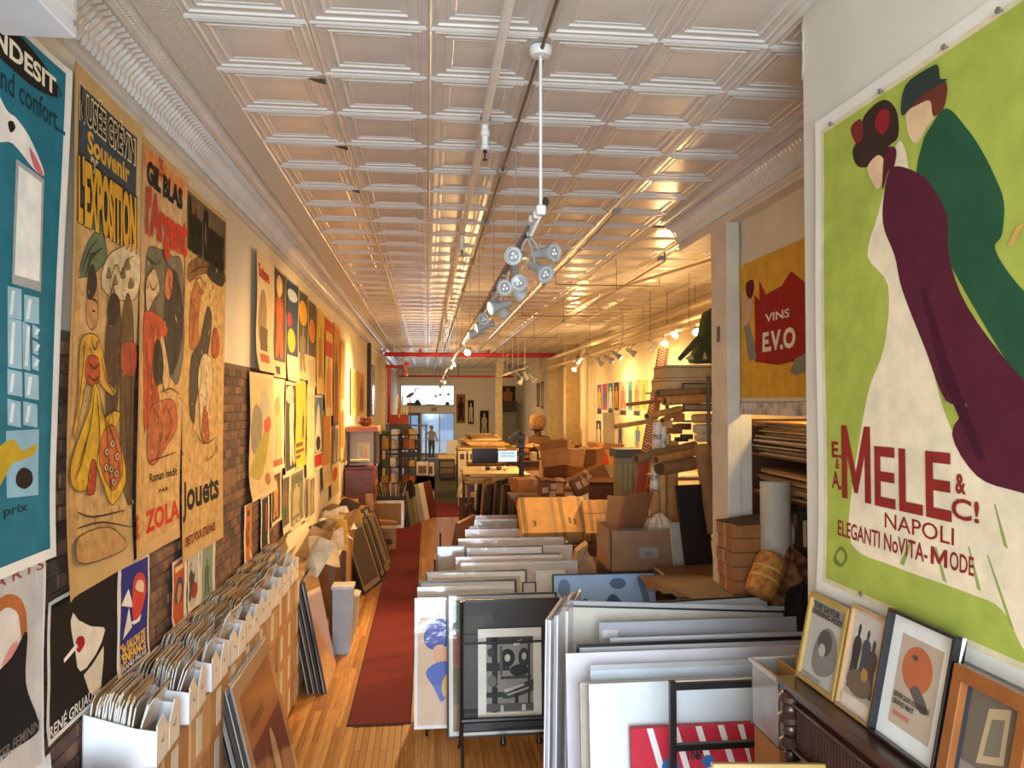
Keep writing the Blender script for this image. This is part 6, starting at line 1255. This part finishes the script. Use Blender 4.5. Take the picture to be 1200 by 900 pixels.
for z in (.5, 1.0, 1.55, 2.0):
    for x in (-1.30, -1.05, -.68, -.45):
        h = random.uniform(.18, .38) if z < 2 else random.uniform(.1, .2)
        o = MB(Matrix.Translation((x, 24.45, z+.002)) @ Matrix.Rotation(random.uniform(-.3, .3), 4, 'Z')).bb(-.10, .10, -.14, .14, 0, h).build('stationery_box', mat(SC[n % 8], .7, .2), bevel=.006); tag(o, f'{["first", "second", "third", "fourth"][n % 4]} box from left on {["lowest", "second", "third", "top"][n//4]} shelf before the railing', 'box', 'boxes in the dark shelving'); n += 1
t = thing('railing', 'black metal railing with thin bars on left before the street end', 'railing', (-.8, 28, 0)); 
for z in (2.18, 1.15): MB().bb(-1.5, .02, 27.98, 28.02, z-.03, z+.03).build('rail', BLK, t)
for x in (-1.45, -.8, -.05): MB().bb(x-.03, x+.03, 27.97, 28.03, 0, 2.2).build('post', BLK, t)
for k in range(4): MB().tube((-.05, 28+.5*k, 1.15), (-.05, 28+.5*k, 2.18), .015, 6).build('baluster', BLK, t)
carton('reddish wooden box high on left before street window', (-1.05, 29.2, 2.2), (.7, .5, .35), 0, '8a3a1e', False, cat='box'); table('plant_stand', 'tall dark stand under the reddish box', -1.45, -.65, 28.9, 29.6, 2.19, mat('2f211a', .6))
for k in range(7):
    x = -1.3+.1*k; o = MB().prism([(x, 29.1, 2.56), (x+.06, 29.1, 2.56), (x+.09+.04*math.sin(k), 29.1, 3.1+.25*math.sin(k*2.3)), (x+.05, 29.1, 3.2+.2*math.sin(k*2.3))], (0, .05, 0)).build('rolled_print', mat(['c8c0ac', 'd8d4c8', '8a5a3a', 'b0a48c'][k % 4], .7)); tag(o, f'{ORD[k]} upright roll in the reddish box', 'paper roll', 'rolls in reddish box')
# dark table with frames and cards
table('side_table', 'dark narrow table past the wooden cabinet', -1.5, -.42, 18.8, 19.6, .72, mat('2f1d14', .5, .2))
panel('framed_print', 'pale-framed tan picture leaning on the dark narrow table', 'framed print', (-1.33, 18.55, .01), (1, 0, 0), (0, .15, .98), .78, .66, .02, frame='d0c09a', fw=.07, pic='8a6e40', shapes=[(SQ(.1, .2, .9, .26), '77603a')])
for k, (x, z, h) in enumerate(((-1.36, .725, .2), (-1.36, .93, .18))): o = MB().bb(x-.14, x+.14, 19.0, 19.3, z, z+h).build('card_box', mat(['d8ccb0', 'e0d6bc'][k], .7, .1), bevel=.004); tag(o, ['lower', 'upper'][k]+' cream box on the dark narrow table', 'box', 'cream boxes on dark table')
for k in range(11):
    o = MB(Matrix.Translation((-1.12+.06*k, 19.1, .725)) @ Matrix.Rotation((k-5)*.06, 4, 'Y')).bb(-.012, .012, -.15, .15, 0, .30+.03*math.sin(k*2)).build('record_sleeve', mat(['6a5238', 'a88a5c', '8a6a44', '4a3828', 'c0a070'][k % 5], .7)); tag(o, f'{ORD[k]} sleeve from the left in row on dark narrow table', 'sleeve', 'sleeves on dark table')
panel('folding_board', 'tan board with dark sketch on the floor by the runner', 'board', (onZ(437, 652, 0).x, 15.9, .01), (1, .1, 0), (0, .3, .95), .42, .42, .02, face='a88a5c', pic='9a7c4e', shapes=[(EL(.6, .35, .25, .15), '4a3a26')])
o = MB(Matrix.Translation((-.83, 15.7, .62)) @ Matrix.Rotation(.1, 4, 'Y')).bb(-.22, .22, -.1, .1, -.012, .012).build('orange_plank', mat('b86a2c', .5)); 
tag(o, 'short orange plank resting across frame tops near cabinet', 'plank')
for k, (x, h, c_) in enumerate(((-.36, 1.45, '6a6a44'), (-.30, 1.05, '8a7a50'))):
    panel('leaning_board', ['olive', 'khaki'][k]+' narrow board leaning by end of dark table', 'board', (x, 18.7+.3*k, .01), (.2, 1, 0), (-.15, 0, .98), .5, h*.6, .04, face=c_)
# white card stands beside far aisle
for k, (px0, px1, yt, Y) in enumerate(((488, 502, 541, 20.5), (500, 509, 542, 21.3))):
    a = onY(px0, yt, Y); e = onY(px1, yt, Y); t = thing('card_stand', ['near', 'far'][k]+' white card stand beside the far aisle', 'stand', (a.x, Y, 0))
    for j in range(3):
        z1 = a.z-.38*j; MB().bb(a.x, e.x, Y-.02+.02*j-.08*j, Y-.08*j, z1-.36, z1).build('card', mat('dccba4' if j % 2 else 'e2d6b8', .7), t)
    MB().bb(a.x+.05, e.x-.05, Y-.13, Y-.105, a.z-.30, a.z-.10).build('picture', mat('6a4a30', .6), t)
    for x in (a.x, e.x): MB().tube((x, Y+.02, 0), (x, Y+.02, a.z), .02, 6).build('leg', mat('3a2418', .6), t)
for k in range(3): panel('leaning_board', ['grey', 'white', 'dark red'][k]+' board leaning at foot of the card stands', 'board', (onY(492+6*k, 600, 19.4+.3*k).x, 19.4+.3*k, .01), (.4, 1, 0), (-.18, 0, .98), .5, .95, .03, face=['8a8a84', 'd0c8b4', '5a2018'][k])
heap('black_dog_figure', 'black lumpy bag on end of dark table', (-.42, 19.0, .72), (.14, .16, .34), '14110f', 3, cat='bag')

# middle far: tables with paper piles, frames, screen on a pole
table('long_table', 'long table in the middle far under a cloth of big sheets', .85, 2.3, 16.8, 19.2, 1.22, DW)
for k in range(7):
    o = MB(Matrix.Translation((1.55+.04*(k % 3), 18.0, 1.222+.03*k)) @ Matrix.Rotation(.05*math.sin(k*3), 4, 'Z')).bb(-.72, .62, -1.0, 1.0, 0, .028).build('large_sheet_pile', mat(['b8a478', 'a8864e', 'c4b48c'][k % 3], .8, .1)); tag(o, f'{ORD[k]} layer of big cream sheets on long far table', 'sheets', 'big sheets on long far table')
for k in range(5):
    o = MB().lathe([(0, -.05), (.06, -.03), (.07, .02), (0, .07)], (1.25+.13*k, 17.6+.1*(k % 2), 1.485), n=8).build('crumpled_ball', mat(['e0dcd0', '3a302a', 'd8d0c0', '5a4a3c', 'cfc4b0'][k], .8, bump=.5)); tag(o, f'{ORD[k]} crumpled ball on the big sheets', 'paper', 'crumpled balls on big sheets')
for k in range(12):
    x = .98+.085*k; panel('framed_print', f'{ORD[k]} frame from aisle in bin under the long far table', 'framed print', (x, 15.6+.03*k, .35), (.35, .9, 0), (.06+.02*(k % 3), .05, .99), .5, 1.0+.08*math.sin(k*1.7), .03, group='frames under the long far table', face=['2a2320', 'b08a50', '3a2c24', '4a3a2c', '8a6a40'][k % 5], frame=['1c1816', '8a6030', '241d1a', '2c2420', '5a4028'][k % 5], fw=.03)
t = thing('frame_bin', 'low dark bin holding leaning frames in middle far', 'bin', (1.5, 15.8, 0)); MB().bb(.92, 2.1, 15.5, 16.4, .3, .345).build('bin_floor', DW, t)
for x in (.95, 2.07):
    for y in (15.55, 16.35): MB().bb(x-.03, x+.03, y-.03, y+.03, 0, .3).build('leg', DW, t)
heap('crumpled_paper', 'crumpled white paper bundle on the red cross carpet', (.98, 19.6, .62), (.24, .24, .32), 'c8b890', 6, 'e0d8c0', 'paper'); table('low_stool', 'low stool under the crumpled paper bundle', .8, 1.2, 19.4, 19.85, .62, DW)
panel('price_card', 'cream price card before the long far table', 'card', (onY(557, 590, 16.4).x, 16.5, .01), (1, 0, 0), (0, .15, 1), .25, 1.25, .01, face='d8c49a', pic='e0d0a8', shapes=[(SQ(.1, .85, .9, .88), '8a6a44'), (SQ(.1, .78, .9, .81), '8a6a44')])
t = thing('screen_stand', 'black pole stand with clamps in the middle far', 'stand', (1.74, 14.3, 0)); p = onY(611, 506, 14.3)
MB().tube((p.x, 14.3, 0), (p.x, 14.3, p.z), .05, 10).build('pole', mat('2a2a2c', .4, metal=.3), t, smooth=True)
MB().lathe([(.3, 0), (.3, .03), (.06, .05)], (p.x, 14.3, 0), n=16).build('base', BLK, t)
for z in (2.05, 2.2, 2.35): MB().box((p.x-.02, 14.28, z), (.16, .12, .08)).build('clamp', BLK, t, bevel=.01)
MB().tube((p.x-.05, 14.25, 2.07), (p.x-.22, 14.2, 2.05), .018, 8).build('arm', BLK, t)
MB().box((p.x-.14, 14.25, 2.4), (.25, .05, .04), R=Matrix.Rotation(-.7, 3, 'Y')).build('bracket', BLK, t)
a = onY(584, 541, 14.15); e = onY(605.5, 528, 14.15)
t = thing('tablet', 'bright pale blue tablet screen clamped to black pole', 'tablet', (a.x, 14.15, a.z)); MB().bb(a.x-.008, e.x+.008, 14.14, 14.16, a.z-.008, e.z+.008).build('case', BLK, t, bevel=.004)
MB().bb(a.x, e.x, 14.137, 14.1395, a.z, e.z).build('screen', mat('bfe4f4', .3, 0, emit=1.3), t)
for r in range(2):
    for k in range(8): MB().bb(a.x+.04+.034*k, a.x+.062+.034*k, 14.135, 14.1372, e.z-.06-.05*r, e.z-.035-.05*r).build('screen_icon', mat('4a7a98', .4, 0, emit=.4), t)
table('far_table', 'broad far table heaped with paper stacks', .95, 2.7, 22.5, 25.5, 1.5, mat('2c2019', .6))
for k in range(9):
    o = MB(Matrix.Translation((1.75+.1*math.sin(k*2), 24.0, 1.502+.055*k)) @ Matrix.Rotation(.06*math.sin(k*1.7), 4, 'Z')).bb(-.85+.05*k, .8-.06*k, -1.2, 1.2, 0, .052).build('paper_stack', mat(['d0b47c', 'b08a50', 'd8c490', '8a6a3c', 'c89a50'][k % 5], .8, .15)); tag(o, f'{ORD[k]} paper stack layer from bottom on broad far table', 'paper stack', 'stacks on broad far table')
for k, (px, c_) in enumerate(((541, 'd8c8a0'), (553, 'c8b48a'))): panel('notice_card', ['left', 'right'][k]+' pale notice card before the broad far table', 'card', (onY(px-4, 545, 22.2).x, 22.25, .015), (1, 0, 0), (0, .08, 1), .24, 1.6, .01, face=c_, pic='dccfae', shapes=[(SQ(.25, .84, .75, .94), '4a3a2a')])
o = MB().bb(1.25, 1.95, 21.4, 21.7, 1.32, 1.72).build('flat_monitor', mat('14120f', .3)); tag(o, 'dark flat box before the broad far table', 'box'); table('monitor_bench', 'bench under the dark flat box', 1.1, 2.1, 21.2, 21.9, 1.315, DW)
t = thing('drawer_cart', 'dark low cart with papers on top in far aisle', 'cart', (.75, 30, 0)); MB().bb(.45, 1.05, 29.6, 30.4, .1, .85).build('body', mat('3a2c22', .6), t, bevel=.02); MB().bb(.42, 1.1, 29.55, 30.45, .85, .98).build('papers', mat('d0b880', .8, .2), t)
for z in (.3, .55): MB().bb(.5, 1.0, 29.58, 29.6, z, z+.18).build('drawer_front', mat('6a5640', .6), t)
for x in (.5, 1.0): MB().lathe([(.0, -.02), (.05, -.02), (.05, .02), (0, .02)], (x, 29.7, .05), (1, 0, 0), 8).build('wheel', BLK, t)
for k in range(4): panel('leaning_board', ['white', 'grey', 'pale blue', 'cream'][k]+' board leaning right of the street door', 'board', (.85+.2*k, 37+.5*k, .01), (1, .2, 0), (.1, .1, .98), .5, 1.2-.1*k, .04, face=['d8dce0', 'a8a8a4', 'b8c8d4', 'd8d0bc'][k])

# right far: dark cabinets on the end wall, pilasters, lamp table, leaning art
t = thing('metal_cabinet', 'grey-green metal cabinet at the street end on the right', 'cabinet', (4.2, 41.5, 0)); MB().bb(3.75, 4.75, 41.2, 42, 0, 2.5).build('body', mat('6a6a58', .5), t, bevel=.01)
for x in (3.8, 4.27): MB().bb(x, x+.43, 41.18, 41.2, .1, 2.3).build('door', mat('757562', .5), t)
MB().bb(3.7, 4.8, 41.1, 42, 2.5, 3.1).build('dark_top_box', mat('2a2622', .6), t)
struct(MB().bb(3.2, 3.5, 36, 36.6, 0, ZC).build('trim_7', mat('b8a47c', .6)))
struct(MB().bb(4.55, 5.0, 25.0, 25.5, 0, ZC).build('trim_8', mat('b39b68', .6)))
struct(MB().bb(4.6, 5.0, 29.3, 30.2, 0, ZC).build('trim_9', mat('c2ae80', .6)))
t = thing('round_basket', 'brown round-backed basket chair on plinth in right far', 'chair', (3.6, 25, 0)); MB().bb(3.25, 3.95, 24.7, 25.4, 0, 1.9).build('plinth', mat('7a5a38', .6), t, bevel=.02)
MB().lathe([(.0, 0), (.16, .02), (.24, .10), (.28, .28), (.26, .44), (.2, .5), (0, .51)], (3.6, 25, 2.1), n=16).build('back', mat('9a7448', .9, .5, 20, bump=.5), t, smooth=True); MB().lathe([(.3, 1.9), (.12, 1.95), (.12, 2.08), (.3, 2.12)], (3.6, 25, 0), n=12).build('foot', DW, t, smooth=True)
t = thing('table_lamp', 'red-brown mushroom lamp among the right far clutter', 'lamp', (2.8, 20.5, 1.5)); MB().lathe([(.0, 0), (.14, 0), (.10, .04), (.07, .25), (.09, .3)], (2.8, 20.5, 1.5), n=12).build('stem', mat('8a3a20', .5), t, smooth=True); MB().lathe([(.22, .28), (.24, .32), (.16, .38), (0, .42)], (2.8, 20.5, 1.5), n=16).build('shade', mat('b07a4a', .5), t, smooth=True)
table('clutter_table', 'broad table of odds and ends in right far', 2.2, 4.3, 19.6, 21.6, 1.5, DW)
for k in range(22):
    x = 2.3+1.9*k/21; y = 19.8+1.6*random.random(); h = random.uniform(.1, .42); w_ = random.uniform(.08, .2)
    c_ = ['c8a060', '8a5a34', 'd8c8a0', '5a3a28', 'b0702c', 'e0d4b4', '3a2c24', 'a04030'][k % 8]
    if abs(x-2.8) < .3 and abs(y-20.5) < .35: y = 21.3
    prof = [(0, 0), (w_*.8, 0), (w_, h*.3), (w_*.6, h*.8), (w_*.7, h), (0, h)] if k % 3 == 0 else None
    b_ = MB().lathe(prof, (x, y, 1.502), n=10) if prof else MB(Matrix.Translation((x, y, 1.502)) @ Matrix.Rotation(k, 4, 'Z')).bb(-w_, w_, -.06, .06, 0, h)
    o = b_.build('vase' if prof else 'parcel', mat(c_, .6, .2), smooth=bool(prof)); nm = ['golden', 'brown', 'cream', 'dark brown', 'amber', 'white', 'blackish', 'red'][k % 8]
    tag(o, f'{nm} {"vase" if prof else "parcel"} on broad clutter table, {nth(k+1)} from left', 'vase' if prof else 'parcel', 'odds and ends on clutter table')
for k in range(10):
    y = 15.5+1.15*k; panel('leaning_canvas', f'{ORD[k]} canvas from camera leaning on the far right wall', 'canvas', (4.62, y+.9, .01), (0, -1, 0), (.18, 0, .98), .85, 1.5+.2*math.sin(k*2), .03, group='canvases leaning on far right wall', frame=['2a2420', '8a6a3c', 'c8b890'][k % 3], fw=.04, pic=['c8bca0', '5a5048', 'b08a58', '8a8478', '3a3430'][k % 5], shapes=[(fig(.5, .5, .5, .7), ['6a5a4a', 'c0a880', '4a3a30'][k % 3])])
for k in range(9):
    tilted(f'{["brown", "tan", "dark"][k % 3]} carton, {ORD[k]} of pile between heap and far right wall', 650+14*(k % 5)+random.uniform(-4, 4), 545+(k//5)*13, 15+.4*k, (.55, .4, .34), 0, random.uniform(-.2, .2), random.uniform(-.6, .6), ['9a6a3c', 'b98a54', '6a4428'][k % 3], open_=(1 if k % 4 == 0 else False), group='pile between heap and right wall')
table('pile_table', 'table under the far carton pile', 2.3, 4.2, 14.6, 18.6, 1.35, DW)
panel('red_banner', 'bright red folded banner lying over the far carton pile', 'banner', (onY(692, 538, 16).x, 16, 1.7), (1, 0, 0), (0, .6, .8), .4, .25, .02, face='a8201c')
panel('silver_sheet', 'crumpled silvery sheet hanging by the riser pipe', 'sheet', (4.35, 18.75, .01), (1, 0, 0), (0, .03, 1), .3, 2.75, .02, face='9a9688', gloss=True)
